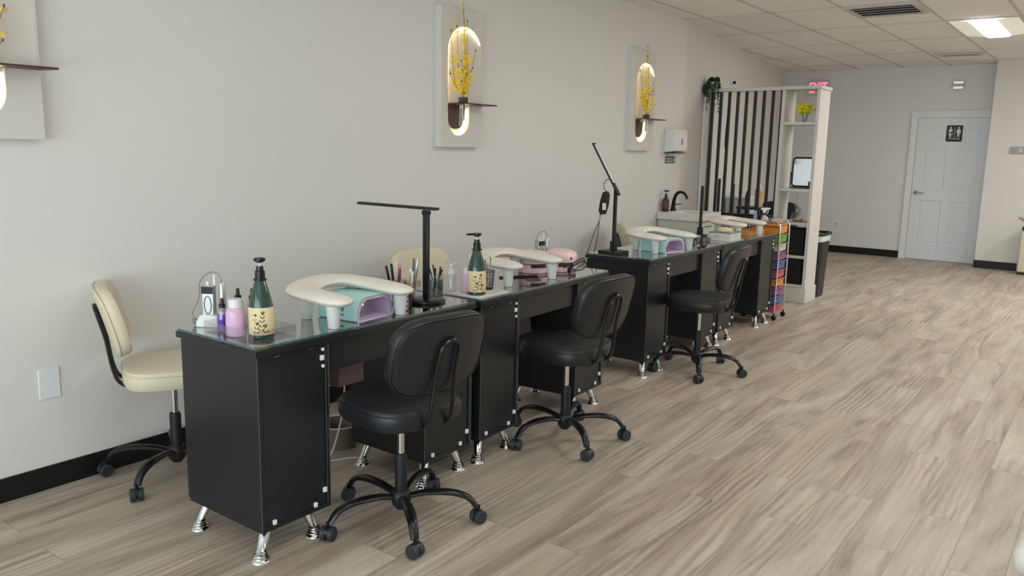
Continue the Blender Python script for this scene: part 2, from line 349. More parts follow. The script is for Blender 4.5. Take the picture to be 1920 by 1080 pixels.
# ------------------------------------------------------------------ nail desks
def leg_bm(dx, dy):
    """flared chrome foot, top at origin z=.1, foot offset (dx,dy)"""
    bm = B(); n = 8; rs = []
    prof = [(0, .024), (.35, .021), (.62, .016), (.66, .021), (.70, .017), (.74, .024), (.78, .020), (.84, .029), (.90, .026), (.95, .034), (1, .036)]
    for t, r in prof:
        rs.append([Vector((dx*min(t, .72)/.72+r*cos(2*pi*k/14), dy*min(t, .72)/.72+r*sin(2*pi*k/14), .101*(1-t))) for k in range(14)])
    rings(bm, rs); return bm
def make_desk(label, L, loc, rz, glass=True, cw=.335):
    t = thing('nail_desk', label, 'desk', loc, rz, None)
    D = .46
    bm = B(); box(bm, -D-.02, .015, 0, L, .762, .786); obj('desktop', bm, LAM, t, bevel=.0015)
    if glass:
        bm = B(); box(bm, -D-.012, .010, .005, L-.005, .787, .797); obj('glass_top', bm, TEALG, t)
        bm = B(); tube(bm, [(.0105, .006, .792), (.0105, L-.006, .792)], .0028, 6); tube(bm, [(-D-.01, .0045, .792), (.0105, .0045, .792)], .0028, 6); obj('glass_edge', bm, TEALE, t)
    bm = B(); box(bm, -.045, -.022, cw+.003, L-cw-.003, .635, .761); obj('apron', bm, LAM, t, bevel=.001)
    bm = B(); box(bm, -D+.10, -D+.115, cw+.003, L-cw-.003, .70, .761); obj('rear_rail', bm, LAM, t)
    for s, y0 in ((0, .015), (1, L-cw)):
        y1 = y0+cw-.015
        bm = B()
        box(bm, -D, 0, y0, y0+.016, .10, .761); box(bm, -D, 0, y1-.016, y1, .10, .761)
        box(bm, -D, -.001, y0+.016, y1-.016, .10, .116); box(bm, -D, -.001, y0+.016, y1-.016, .742, .761)
        c = obj('cabinet', bm, LAM, t, bevel=.0012)
        bm = B(); box(bm, -.012, -.006, y0+.0165, y1-.0165, .1165, .7415); obj('client_panel', bm, LAM, c)
        bm = B(); box(bm, -D-.016, -D+.001, y0+.003, y1-.003, .11, .755); obj('door', bm, LAM, c, bevel=.001)
        bm = B(); box(bm, -.0005, .0006, y1-.0022, y1+.0004, .101, .760); box(bm, -.0005, .0006, y1-.0165, y1-.0150, .118, .742); box(bm, -.0004, .0006, y0-.0004, y0+.0016, .101, .760)
        obj('edge_banding', bm, LAM_EDGE, c)
        ck = [(y1-.026, .735, .006), (y1-.03, .703, .010), (y1-.026, .67, .006), (y1-.028, .175, .010), (y1-.075, .128, .009), (y0+.055, .128, .009)]
        for yy, zz, h in ck:
            bm = B(); box(bm, -.006, .004, yy-h*.8, yy+h*.8, zz-h, zz+h); obj('screw_cap', bm, WCAP, c, bevel=.002)
        for yy in (y0+.085, y1-.08):
            bm = B(); m = Matrix.Translation((0, yy, .748)) @ Matrix.Rotation(radians(8), 4, 'X'); box(bm, -.004, .001, -.012, .012, -.002, .002, m); obj('bracket', bm, CHROME_D, c)
        for (lx, ly, dx, dy) in ((-.045, y0+.05, .036, -.056), (-.05, y1-.085, .035, .012), (-D+.055, y0+.05, -.0, -.048), (-D+.055, y1-.085, -.02, .012)):
            o = obj('leg', leg_bm(dx, dy), CHROME, t); o.location = (lx, ly, 0)
    # dust box under the top and extractor grille
    return t
d1 = make_desk('black nail desk at the near end, closest to the camera', 1.205, (-2.345, 1.655, 0), 0)
d2 = make_desk('second black nail desk, between the nearest desk and the gap, with the pink lamps', 1.25, (-2.335, 2.885, 0), radians(2.2))
d3 = make_desk('black nail desk third from the camera, just past the gap', 1.2, (-2.425, 4.735, 0), 0)
d4 = make_desk('farthest black nail desk, beside the drawer cart', 1.205, (-2.42, 5.94, 0), 0)
bm = B(); box(bm, -.30, -.20, .555, .70, .487, .633); obj('dust_box', bm, MAUVE, d1, bevel=.004)
bm = B(); prism(bm, [(.70, .62), (.85, .62), (.885, .45), (.69, .45)], -.36, -.28, AX); obj('dust_box', bm, P('grey_mauve_plastic', rgb(110, 106, 110), .5), d2, bevel=.003)
for dd, loc in ((d2, (-.13, .655)),):
    bm = B(); lathe(bm, [(.045, .7972), (.045, .800), (.038, .801)], (loc[0], loc[1], 0), 24)
    obj('extractor_grille', bm, P('grille_grey', rgb(74, 72, 74), .4), dd)
ZT = .797
# ------------------------------------------------------------------ stools
def cushion(bm, outline, h, zc, bulge=.25, n=5, mtx=None, curve=0):
    """pillow: outline (x,y) stacked rings with rounded edge, centre z zc"""
    rs = []
    K = [(-1, .88), (-.86, .965), (-.5, 1.0), (0, 1.005), (.5, 1.0), (.86, .965), (1, .88)]
    def pt(x, y, s, zz):
        p = Vector((x*s, y*s, zc+zz*h/2))
        if curve: p.z += curve*(p.x**2)
        return mtx @ p if mtx is not None else p
    for zz, s in K:
        rs.append([pt(x, y, s, zz) for x, y in outline])
    inner = []
    for s, zz in ((.70, 1.10), (.4, 1.16), (.12, 1.18)): inner.append([pt(x, y, s, zz) for x, y in outline])
    lower = [[pt(x, y, .6, -1.05) for x, y in outline], [pt(x, y, .1, -1.05) for x, y in outline]]
    rings(bm, list(reversed(lower))+rs+inner)
def superell(w, h, e=3.2, n=36, taper=0):
    out = []
    for i in range(n):
        a = 2*pi*i/n; c, s = cos(a), sin(a)
        x = math.copysign(abs(c)**(2/e), c)*w/2; y = math.copysign(abs(s)**(2/e), s)*h/2
        out.append((x*(1+taper*y/(h/2)), y))
    return out
def make_stool(label, group, skin, loc, face, base_rot, col='black'):
    """local +y is the way the sitter faces"""
    t = thing('rolling_chair', label, 'chair', loc, face, group)
    SZ = .535
    bm = B(); cushion(bm, superell(.43, .41, 3.4), .088, SZ-.045); obj('seat', bm, skin, t)
    bm = B(); tube(bm, [(x*1.004, y*1.004, SZ-.020) for x, y in superell(.43, .41, 3.4)], .003, 5, closed=True); obj('seat_piping', bm, skin, t)
    bm = B(); box(bm, -.09, .09, -.10, .09, SZ-.105, SZ-.090); box(bm, -.035, .035, -.035, .035, SZ-.125, SZ-.095)
    tube(bm, smoothpath([(.05, 0, SZ-.095), (.14, .03, SZ-.10), (.19, .04, SZ-.095)], 4), .005, 6); obj('mechanism', bm, BLK, t, bevel=.003)
    # backrest, tilted, curved
    tilt = Matrix.Translation((0, -.235, SZ+.207)) @ Matrix.Rotation(radians(90+15), 4, 'X')
    # polygon plane: x = width, y = up, z = -forward
    bk = obj('backrest', (lambda b: (cushion(b, superell(.45, .31, 3.4), .060, 0, mtx=tilt @ Matrix.Rotation(pi, 4, 'Y'), curve=.6), b)[1])(B()), skin, t)
    bm = B(); pp = [tilt @ Vector((x*1.0, y*1.0, .024-.6*x*x)) for x, y in superell(.451, .311, 3.4)]; tube(bm, pp, .003, 5, closed=True); obj('back_piping', bm, skin, bk)
    # steel loop
    bm = B()
    yb = lambda z: -.235-.030-.014-(z-(SZ+.207))*math.tan(radians(15))
    pts = []
    w2 = .045
    arc = [(w2*cos(a), SZ+.222+w2*sin(a)) for a in [pi*k/8 for k in range(9)]]
    right = [(.062, -.05, SZ-.10), (.062, -.14, SZ-.098), (.060, -.212, SZ-.07), (.054, -.240, SZ+.0), (.048, yb(SZ+.12)-.002, SZ+.12), (.045, yb(SZ+.21), SZ+.21)]
    left = [(-x, y, z) for x, y, z in reversed(right)]
    pts = right+[(x, yb(z), z) for x, z in arc[1:-1]]+left
    tube(bm, smoothpath(pts, 4), .0085, 8); obj('back_support', bm, BLK, t)
    bm = B(); lathe(bm, [(.0145, .28), (.0145, SZ-.10)], seg=14); obj('gas_lift', bm, CHROME, t)
    bm = B(); lathe(bm, [(.024, .10), (.025, .275), (.022, .288), (.014, .29)], seg=18)
    lathe(bm, [(.02, .055), (.036, .075), (.042, .10), (.042, .12), (.03, .135)], seg=18); obj('column', bm, BLKM, t, bevel=0)
    for k in range(5):
        a = base_rot-face+2*pi*k/5; d = Vector((cos(a), sin(a), 0)); zz = Vector((0, 0, 1))
        bm = B()
        path = smoothpath([d*.02+zz*.105, d*.10+zz*.125, d*.20+zz*.128, d*.27+zz*.108, d*.305+zz*.066], 5)
        m = len(path); tube(bm, path, [.022-.005*abs(2*i/(m-1)-.9) for i in range(m)], 10, flat=.62, upv=(0, 0, 1) if False else None)
        lg = obj('base_leg', bm, BLK, t)
        c = d*.312; s = Vector((-sin(a+.7), cos(a+.7), 0))
        bm = B(); R = Matrix.Rotation(a+.7, 4, 'Z') @ Matrix.Rotation(radians(90), 4, 'X')
        for sgn in (-1, 1):
            mm = R @ Matrix.Translation((0, 0, sgn*.0155))
            lathe(bm, [(.012, -.011), (.025, -.011), (.0285, -.007), (.0285, .007), (.025, .011), (.012, .011)], (c.x, c.y, .029), 18, mm)
        obj('caster', bm, CASTER, lg)
        bm = B(); lathe(bm, [(.006, -.010), (.024, -.010), (.024, .010), (.006, .010)], (c.x, c.y, .034), 14, R); lathe(bm, [(.008, .04), (.008, .075)], (c.x, c.y, 0), 8)
        obj('caster_hood', bm, BLK, lg)
    return t
make_stool('black leatherette rolling chair closest to the camera, tucked at the nearest desk', 'black rolling chairs on the client side', LEATHER, (-2.185, 2.215, 0), radians(84), radians(36), )
make_stool('middle one of three black rolling chairs, at the second desk', 'black rolling chairs on the client side', LEATHER, (-2.195, 3.435, 0), radians(87), radians(-36))
make_stool('farthest black rolling chair, in front of the third desk', 'black rolling chairs on the client side', LEATHER, (-2.225, 5.14, 0), radians(95), radians(9))
G = 'cream rolling chairs along the left wall'
make_stool('cream rolling chair nearest to the camera, beside the wall plate', G, CREAM, (-3.315, 1.92, 0), radians(-27), radians(-62))
make_stool('cream rolling chair seen behind the brush cups of the second desk', G, CREAM, (-3.08, 3.50, 0), radians(-95), radians(20))
make_stool('farthest cream rolling chair, between wall and third desk', G, CREAM, (-3.16, 6.18, 0), radians(-45), radians(50))

# ------------------------------------------------------------------ hand rests, uv lamps
def make_rest(label, loc, rz):
    t = thing('hand_rest', label, 'hand rest', loc, rz, 'white horseshoe hand rests')
    H = .105
    path = smoothpath([(.185, -.155, H), (.07, -.160, H+.004), (-.06, -.160, H+.012), (-.13, -.105, H+.02), (-.155, .0, H+.028), (-.135, .10, H+.024), (-.06, .165, H+.012), (.06, .185, H+.004), (.175, .185, H-.002)], 6)
    n = len(path); rr = []
    for i in range(n):
        u = min(i, n-1-i)/5.0; e = min(1, u); rr.append(.064*math.sqrt(max(.02, 1-(1-e)**2)) * (1+.10*sin(pi*i/(n-1))))
    bm = B(); tube(bm, path, rr, 18, flat=.36, upv=(0, 0, 1)); obj('pad', bm, REST, t)
    for (x, y) in ((.115, -.17), (.115, .192), (-.10, -.125), (-.10, .135)):
        bm = B(); lathe(bm, [(.020, .001), (.022, .004), (.031, H-.004), (.031, H+.001)], (x, y, 0), 20); obj('leg', bm, RESTLEG, t)
    return t
r1 = make_rest('white horseshoe hand rest on the nearest desk over the mint lamp', (-2.49, 2.215, ZT), 0)
dup(r1, (-2.565, 3.45, ZT), radians(-4), 'white horseshoe hand rest in front of the pink lamps')
dup(r1, (-2.60, 5.225, ZT), radians(-14), 'white horseshoe hand rest on the third desk over the mint and lavender lamp')
dup(r1, (-2.60, 6.66, ZT), radians(-8), 'white horseshoe hand rest on the farthest desk beside the white box')
def make_uv(label, loc, rz):
    t = thing('nail_lamp', label, 'nail lamp', loc, rz, 'mint and lavender nail lamps')
    W, Hh, Dp = .232, .098, .20
    out = [(-W/2, .004), (-W/2+.005, .05), (-W/2+.022, .083), (-W/2+.055, Hh), (W/2-.055, Hh), (W/2-.022, .083), (W/2-.005, .05), (W/2, .004)]
    inn = [(x*.955, z-.005 if z > .05 else z) for x, z in out]
    bm = B(); poly = out+list(reversed(inn)); prism(bm, poly, 0, Dp, AX @ Matrix.Identity(4)); obj('shell', bm, MINT, t, bevel=.001)
    bm = B(); prism(bm, out, -.006, .0, AX); obj('back_panel', bm, MINT, t)
    i2 = [(x*.993, z-.001) for x, z in inn]; i3 = [(x*.90, z-.010 if z > .02 else z) for x, z in inn]
    bm = B(); prism(bm, i2+list(reversed(i3)), .004, Dp+.003, AX); box(bm, .088, .094, -W/2+.014, W/2-.014, .002, Hh-.012); 
    obj('reflector', bm, LAVR, t)
    bm = B(); box(bm, -.002, Dp+.006, -W/2+.010, W/2-.010, .0, .004); obj('bottom_plate', bm, LAV, t)
    bm = B(); 
    for k in range(4): bmesh.ops.create_uvsphere(bm, u_segments=10, v_segments=6, radius=.0055, matrix=Matrix.Translation((.095, -.045+.03*k, .036)))
    for k in range(3): bmesh.ops.create_uvsphere(bm, u_segments=8, v_segments=6, radius=.003, matrix=Matrix.Translation((.095, -.03+.03*k, .06)))
    o = obj('led_beads', bm, P('led_bead', rgb(250, 245, 250), .1, emit=(1, .95, 1, 1), es=.6), t)
    mt = frame((.115, -W/2-.0008+.004, .045), (1, 0, 0), (0, .12, 1))
    text('lettering', 'UV', .032, mt, DKTXT, t)
    bm = B(); box(bm, .095, .135, -W/2-.001+.001, -W/2+.004, .022, .0265); obj('button', bm, DKTXT, t)
    return t
u1 = make_uv('mint and lavender nail lamp on the nearest desk, four bright beads inside', (-2.60, 2.265, ZT), radians(6))
dup(u1, (-2.66, 5.24, ZT), radians(-12), 'mint and lavender nail lamp on the third desk under the hand rest')
def make_pinklamp(label, loc, rz):
    t = thing('nail_lamp', label, 'nail lamp', loc, rz, 'pink nail lamps on the second desk')
    bm = B(); lathe(bm, [(.085, 0), (.092, .002), (.095, .02), (.092, .05), (.088, .058)], seg=28, sy=.95); obj('body', bm, PINKP, t)
    bm = B(); lathe(bm, [(.0955, .008), (.0965, .010), (.0955, .0125)], seg=28, sy=.95); obj('seam', bm, BROWN, t)
    bm = B(); lathe(bm, [(.082, .058), (.098, .066), (.102, .085), (.098, .108), (.085, .122), (.05, .130), (.005, .131)], seg=28, sy=.95); obj('lid', bm, PINKP, t)
    bm = B(); box(bm, .078, .094, -.045, .045, .042, .060); obj('opening', bm, BROWN, t, bevel=.003)
    bm = B(); lathe(bm, [(.006, 0), (.006, .004)], (.0985, .025, .09), 10, Matrix.Rotation(radians(90), 4, 'Y')); obj('button', bm, BLK, t)
    return t
p1 = make_pinklamp('pink rounded nail lamp partly behind the hand rest of the second desk', (-2.63, 3.72, ZT), radians(-30))
p2 = dup(p1, (-2.545, 3.88, ZT), radians(-35), 'pink rounded nail lamp on the far end of the second desk, cord wrapped on it')
bm = B()
c = Vector((-2.43, 3.83, ZT))
tube(bm, smoothpath([c+Vector(v) for v in ((-.02, -.06, .045), (.0, .01, .065), (.0, .10, .085), (.01, .11, .06), (.015, .02, .035), (0, -.05, .04), (.01, .0, .055), (.01, .09, .07), (.02, .12, .045), (.02, .06, .025), (.02, -.02, .03))], 5), .0042, 6)
tube(bm, [c+Vector((.012, -.055, .025)), c+Vector((.012, -.025, .06))], .011, 8)
tube(bm, smoothpath([c+Vector(v) for v in ((.012, -.05, .02), (.02, -.06, .008), (.03, -.04, .0045), (.04, -.03, .0045))], 4), .004, 6)
thing('power_cord', 'black power cord coiled in front of the pink lamp', 'cord', bm=bm, mat=BLK)
bm = B(); m = frame((-2.60, 3.55, ZT+.005), (.55, .8, 0), (0, 0, 1)); box(bm, -.11, .11, -.004, .004, -.008, .008, m)
thing('nail_file', 'thin black stick lying behind the second hand rest leg', 'nail file', bm=bm, mat=BLK)

# ------------------------------------------------------------------ bottles
def pump_head(t, z, mat, spout=.045, r=.017, a=0):
    bm = B(); lathe(bm, [(r, z), (r, z+.028), (r*.75, z+.03), (r*.7, z+.045)], seg=16); lathe(bm, [(r*1.35, z-.006), (r*1.35, z)], seg=16); obj('pump_collar', bm, mat, t)
    bm = B(); lathe(bm, [(.0045, z+.04), (.0045, z+.062)], seg=8); obj('pump_stem', bm, WPLA, t)
    bm = B(); lathe(bm, [(.006, z+.057), (.018, z+.063), (.021, z+.066), (.021, z+.073), (.018, z+.075)], seg=18)
    d = Vector((cos(a), sin(a), 0)); tube(bm, [d*.005+Vector((0, 0, z+.070)), d*spout+Vector((0, 0, z+.067))], [.006, .0045], 8); obj('pump_head', bm, mat, t)
def make_green(label, loc, a, label_side):
    t = thing('pump_bottle', label, 'bottle', loc, 0, None)
    bm = B(); lathe(bm, [(.040, 0), (.044, .004), (.044, .100), (.043, .118), (.036, .15), (.026, .185), (.019, .208), (.017, .215)], seg=32); bt = obj('bottle', bm, GGLASS, t)
    bm = B(); lathe(bm, [(.0446, .014), (.0450, .015), (.0450, .113), (.0446, .114)], seg=32, cap=False); lb = obj('paper_label', bm, KRAFT, t)
    bm = B()   # printed leafy sprig wrapped on the label
    def wrap(u, z): return Vector((.0455*cos(label_side+u/.045), .0455*sin(label_side+u/.045), z))
    def lf(u, z, an, ln, wd):
        d = (sin(an), cos(an)); p = (cos(an), -sin(an))
        bm.faces.new([bm.verts.new(wrap(u+d[0]*a*ln+p[0]*b_*wd, z+d[1]*a*ln+p[1]*b_*wd)) for a, b_ in ((0, 0), (.35, 1), (.7, .8), (1, 0), (.7, -.8), (.35, -1))])
    def sprig(u0, z0, u1, z1, n):
        for k in range(n):
            f = k/(n-1); u = u0+(u1-u0)*f; z = z0+(z1-z0)*f
            for sg in (-1, 1): lf(u, z, sg*radians(52-26*f), .017, .0021)
        lf(u1, z1, .05, .018, .002)
    sprig(.004, .030, .010, .088, 5); sprig(-.014, .020, -.010, .050, 3); sprig(.020, .022, .018, .040, 2)
    for (u, z) in ((-.016, .088),):
        bm.faces.new([bm.verts.new(wrap(u+.005*cos(2*pi*k/10), z+.005*sin(2*pi*k/10))) for k in range(10)])
    for (u0, u1, z) in ((-.030, -.024, .088), (-.028, -.012, .073), (-.028, -.014, .069)):
        bm.faces.new([bm.verts.new(wrap(*v)) for v in ((u0, z-.001), (u1, z-.001), (u1, z+.001), (u0, z+.001))])
    obj('printed_sprig', bm, KRAFTD, lb)
    pump_head(t, .215, BLK, .05, .018, a)
    return t
make_green('tall green pump bottle with kraft label in the tray at the near desk corner', (-2.455, 1.775, ZT+.003), radians(-40), radians(-42))
make_green('tall dark green pump bottle on the white mat, at the start of the second desk', (-2.405, 2.948, ZT+.012), radians(215), radians(-38))
def make_spray(label, loc, h, r, liquid, fill, capc, cat='bottle', nm='spray_bottle', group=None):
    t = thing(nm, label, cat, loc, 0, group)
    bm = B(); lathe(bm, [(r*.93, 0), (r, .004), (r, h*.62), (r*.85, h*.68), (r*.5, h*.74)], seg=22); obj('bottle', bm, CLEARP, t)
    if liquid:
        bm = B(); lathe(bm, [(r*.9, .003), (r*.93, .006), (r*.93, h*fill)], seg=22); obj('liquid', bm, liquid, t)
    bm = B(); lathe(bm, [(r*.58, h*.72), (r*.58, h*.83), (r*.34, h*.84), (r*.30, h*.97), (r*.22, h)], seg=16); obj('cap', bm, capc, t)
    return t
make_spray('small clear bottle of purple liquid with black cap in the near clear tray', (-2.635, 1.735, ZT+.003), .125, .021, PURPLE, .52, BLK)
make_spray('clear misting bottle with black cap just behind the pink bottle', (-2.615, 1.79, ZT+.003), .158, .022, None, 0, BLKM)
make_spray('clear misting bottle with black cap, next to the near green bottle', (-2.575, 1.825, ZT+.003), .158, .022, P('pale_mauve_liquid', rgb(196, 186, 202), .3), .45, BLKM)
def make_pink(label, loc, h=.135, r=.036):
    t = thing('lotion_bottle', label, 'bottle', loc)
    bm = B(); lathe(bm, [(r*.95, 0), (r, .004), (r, h*.55), (r*.93, h*.68), (r*.72, h*.76), (r*.66, h*.77)], seg=24); obj('bottle', bm, PINKL, t)
    bm = B(); lathe(bm, [(r*.70, h*.77), (r*.70, h*.99), (r*.66, h)], seg=20); obj('cap', bm, P('frosted_cap', rgb(228, 222, 226), .3), t)
    return t
make_pink('pink lotion bottle with pale cap in the near clear tray', (-2.545, 1.73, ZT+.003))
make_pink('pink lotion bottle beside the green bottle of the second desk', (-2.475, 2.965, ZT+.012), .115, .030)
def make_tray(label, loc, w2, l2, h, mat=CLEARP, cat='tray'):
    bm = B(); t = .0025
    box(bm, 0, w2, 0, l2, 0, t); box(bm, 0, t, 0, l2, t, h); box(bm, w2-t, w2, 0, l2, t, h); box(bm, t, w2-t, 0, t, t, h); box(bm, t, w2-t, l2-t, l2, t, h)
    return thing('clear_tray', label, cat, loc, bm=bm, mat=mat)
make_tray('clear acrylic tray holding bottles at the near desk corner', (-2.69, 1.69, ZT), .305, .185, .042)
# white mat, pump, cup
bm = B(); box(bm, -2.56, -2.345, 2.895, 3.125, ZT, ZT+.011); thing('white_mat', 'white flat stand under the second green bottle', 'stand', bm=bm, mat=WHITEB, bevel=.002)
t = thing('pump_dispenser', 'clear foaming pump bottle left of the second green bottle', 'bottle', (-2.545, 2.925, ZT+.011))
bm = B(); lathe(bm, [(.026, 0), (.026, .075), (.02, .085), (.016, .088)], seg=20); obj('bottle', bm, CLEARP, t)
bm = B(); lathe(bm, [(.018, .086), (.018, .100), (.008, .102), (.008, .125)], seg=16); lathe(bm, [(.003, .01), (.003, .09)], seg=6); obj('pump', bm, P('frosted_pump', rgb(226, 228, 236), .3), t)
bm = B(); lathe(bm, [(.024, .118), (.026, .122), (.026, .140), (.022, .145)], seg=20); obj('pump_lid', bm, CLEARP, t)
def cup(bm, c, r0, r1, h, seg=20, th=.002):
    lathe(bm, [(r0, 0), (r1, h), (r1-th, h), (r0-th, th), (.001, th)], c, seg, cap=False)
    lathe(bm, [(r0, 0), (.0005, 0)], c, seg, cap=False)
MESH = P('mesh_black', rgb(30, 29, 30), .5, alpha=1)
def mesh_cup(label, loc):
    t = thing('tool_cup', label, 'cup', loc); r0, r1, h = .030, .037, .09
    bm = B()
    for k in range(26):
        a = 2*pi*k/26
        for dl in (-.35, .35):
            tube(bm, [(r0*cos(a), r0*sin(a), .001), (r1*cos(a+dl), r1*sin(a+dl), h)], .0007, 4)
    lathe(bm, [(r0, 0), (r0, .003), (.001, .003)], seg=20, cap=False); obj('mesh_wall', bm, MESH, t)
    bm = B(); tube(bm, [(r1*cos(2*pi*k/24), r1*sin(2*pi*k/24), h) for k in range(24)], .0025, 6, closed=True); obj('rim', bm, MESH, t)
    return t
random.seed(3)
mesh_cup('black mesh cup of metal tools on the second desk', (-2.455, 3.09, ZT+.012))
for i, (dx, dy, tx, ty, h, r, mt, nm) in enumerate(((-.012, .0, -.02, -.012, .135, .0045, SILVER, 'tweezers'), (.012, .008, .012, .012, .150, .0035, CHROME, 'cuticle_pusher'), (.0, -.012, .0, -.016, .142, .004, P('mauve_handle', rgb(150, 118, 124), .4), 'nail_brush'), (-.012, .012, -.010, .018, .125, .004, CHROME, 'nail_clipper'))):
    bm = B(); b0 = Vector((-2.455+dx, 3.09+dy, ZT+.018)); b1 = Vector((-2.455+tx, 3.09+ty, ZT+.018+h)); tube(bm, [b0, b1], [r*.8, r], 8)
    if i == 1: bmesh.ops.create_uvsphere(bm, u_segments=10, v_segments=8, radius=.007, matrix=Matrix.Translation(b1))
    thing(nm, ('silver tweezers standing at the left of the mesh cup', 'metal pusher with round tip standing in the mesh cup', 'mauve handled brush standing in the mesh cup', 'slim steel tool at the back of the mesh cup')[i], 'nail tool', bm=bm, mat=mt)
# small glass of dark brushes on desk 1 far end
t = thing('brush_jar', 'clear jar of dark brushes right of the lamp post', 'jar', (-2.66, 2.945, ZT))
bm = B(); cup(bm, (0, 0, 0), .038, .038, .085); obj('glass', bm, CLEARG, t)
bm = B(); lathe(bm, [(.034, .003), (.034, .05)], seg=18); obj('beads', bm, P('grey_beads', rgb(70, 78, 82), .5, bump=1, bscale=400), t)
for k in range(5):
    a = 2*pi*k/5; bm = B(); tube(bm, [(-2.66+.015*cos(a), 2.945+.015*sin(a), ZT+.05), (-2.66+.033*cos(a+.3), 2.945+.033*sin(a+.3), ZT+.105+.008*(k % 3))], [.003, .0045], 6)
    thing('nail_brush', ('shortest dark brush in the clear jar right of the lamp', 'dark brush leaning away at the rear of that clear jar', 'dark brush leaning to the wall in the lamp side jar', 'dark brush at the left side of the clear lamp side jar', 'dark brush at the front of the clear lamp side jar')[k], 'nail tool', group='dark brushes in the clear jar', bm=bm, mat=BLKM)
# cluster of cups with pens at desk 1 far end behind the lamp lower left
t = thing('brush_organizer', 'clear acrylic organizer of brushes and pens behind the near hand rest', 'organizer', (-2.60, 2.62, ZT))
bm = B()
for (x, y, h) in ((0, 0, .10), (.062, -.004, .085), (.03, .062, .09)):
    th = .002; s = .028
    box(bm, x-s, x+s, y-s, y-s+th, 0, h); box(bm, x-s, x+s, y+s-th, y+s, 0, h); box(bm, x-s, x-s+th, y-s+th, y+s-th, 0, h); box(bm, x+s-th, x+s, y-s+th, y+s-th, 0, h); box(bm, x-s, x+s, y-s, y+s, 0, th)
obj('tube', bm, CLEARG, t)
bm = B(); box(bm, -.0285, .0285, -.030, -.0285, .055, .095); obj('printed_band', bm, BLKM, t)
PENS = [(-.018, -.01, -.045, -.03, .155, BLKM, 'black'), (-.008, -.006, -.03, -.012, .165, BLKM, 'black'), (.0, .0, -.006, -.002, .175, P('pale_pink', rgb(232, 190, 200), .4), 'pale pink'), (.008, .006, .002, .01, .168, P('rose', rgb(206, 120, 146), .4), 'rose'),
        (.012, -.01, .014, .0, .145, P('plum', rgb(110, 58, 66), .4), 'plum'), (.05, -.01, .072, .012, .135, P('blush', rgb(222, 176, 166), .4), 'blush'), (.064, .006, .052, .03, .145, WPLA, 'white'), (.074, .0, .088, .006, .14, WPLA, 'white'), (.03, .062, .02, .085, .185, P('slate', rgb(96, 100, 98), .4), 'slate grey'), (.04, .056, .050, .080, .18, SILVER, 'silver'), (.022, .07, .034, .098, .17, WPLA, 'white')]
for i, (x0, y0, x1, y1, h, mt, nmc) in enumerate(PENS):
    bm = B(); o0 = Vector((-2.60, 2.62, ZT+.004)); a = o0+Vector((x0, y0, 0)); b2 = o0+Vector((x1, y1, h)); tube(bm, [a, a.lerp(b2, .5), a.lerp(b2, .55), b2], [.0035, .004, .006, .0055], 8)
    g = 'brushes and pens in the acrylic organizer'
    thing('nail_brush', '%s brush in the acrylic organizer, %s' % (nmc, ('at its far left', 'second from the left', 'at its middle, tallest pink', 'right of the pale pink one', 'short and dark, in its middle', 'leaning right', 'leaning left in the front tube', 'standing in the front tube', 'tall beside the lamp post', 'tall, beside the slate one', 'at its back right')[i]), 'nail tool', group=g, bm=bm, mat=mt)
t = thing('gel_polish', 'stack of patterned rose and black polish box behind the near hand rest leg', 'box', (-2.46, 2.50, ZT))
bm = B(); box(bm, -.022, .022, -.022, .022, 0, .09); obj('carton', bm, P('rose_gold_box', rgb(196, 158, 152), .4), t, bevel=.001)
bm = B()
for k in range(4):
    box(bm, .0222, .0232, -.018, .018, .008+.02*k, .016+.02*k); box(bm, -.018, .018, -.0232, -.0222, .008+.02*k, .016+.02*k)
obj('printed_bands', bm, P('dark_plum', rgb(60, 38, 44), .5), t)
for k, (x, y, c) in enumerate(((-2.53, 2.56, SILVER), (-2.50, 2.59, P('rose_gold', rgb(196, 160, 144), .25, metal=.6)))):
    t = thing('polish_bottle', ('silver capped polish bottle left of the lamp post', 'rose gold capped polish bottle touching the lamp base')[k], 'bottle', (x, y, ZT))
    bm = B(); lathe(bm, [(.015, 0), (.015, .045), (.008, .052)], seg=16); obj('bottle', bm, P('polish_dark%d' % k, rgb(52, 42, 42), .2), t)
    bm = B(); lathe(bm, [(.010, .05), (.010, .095), (.008, .097)], seg=14); obj('cap', bm, c, t)

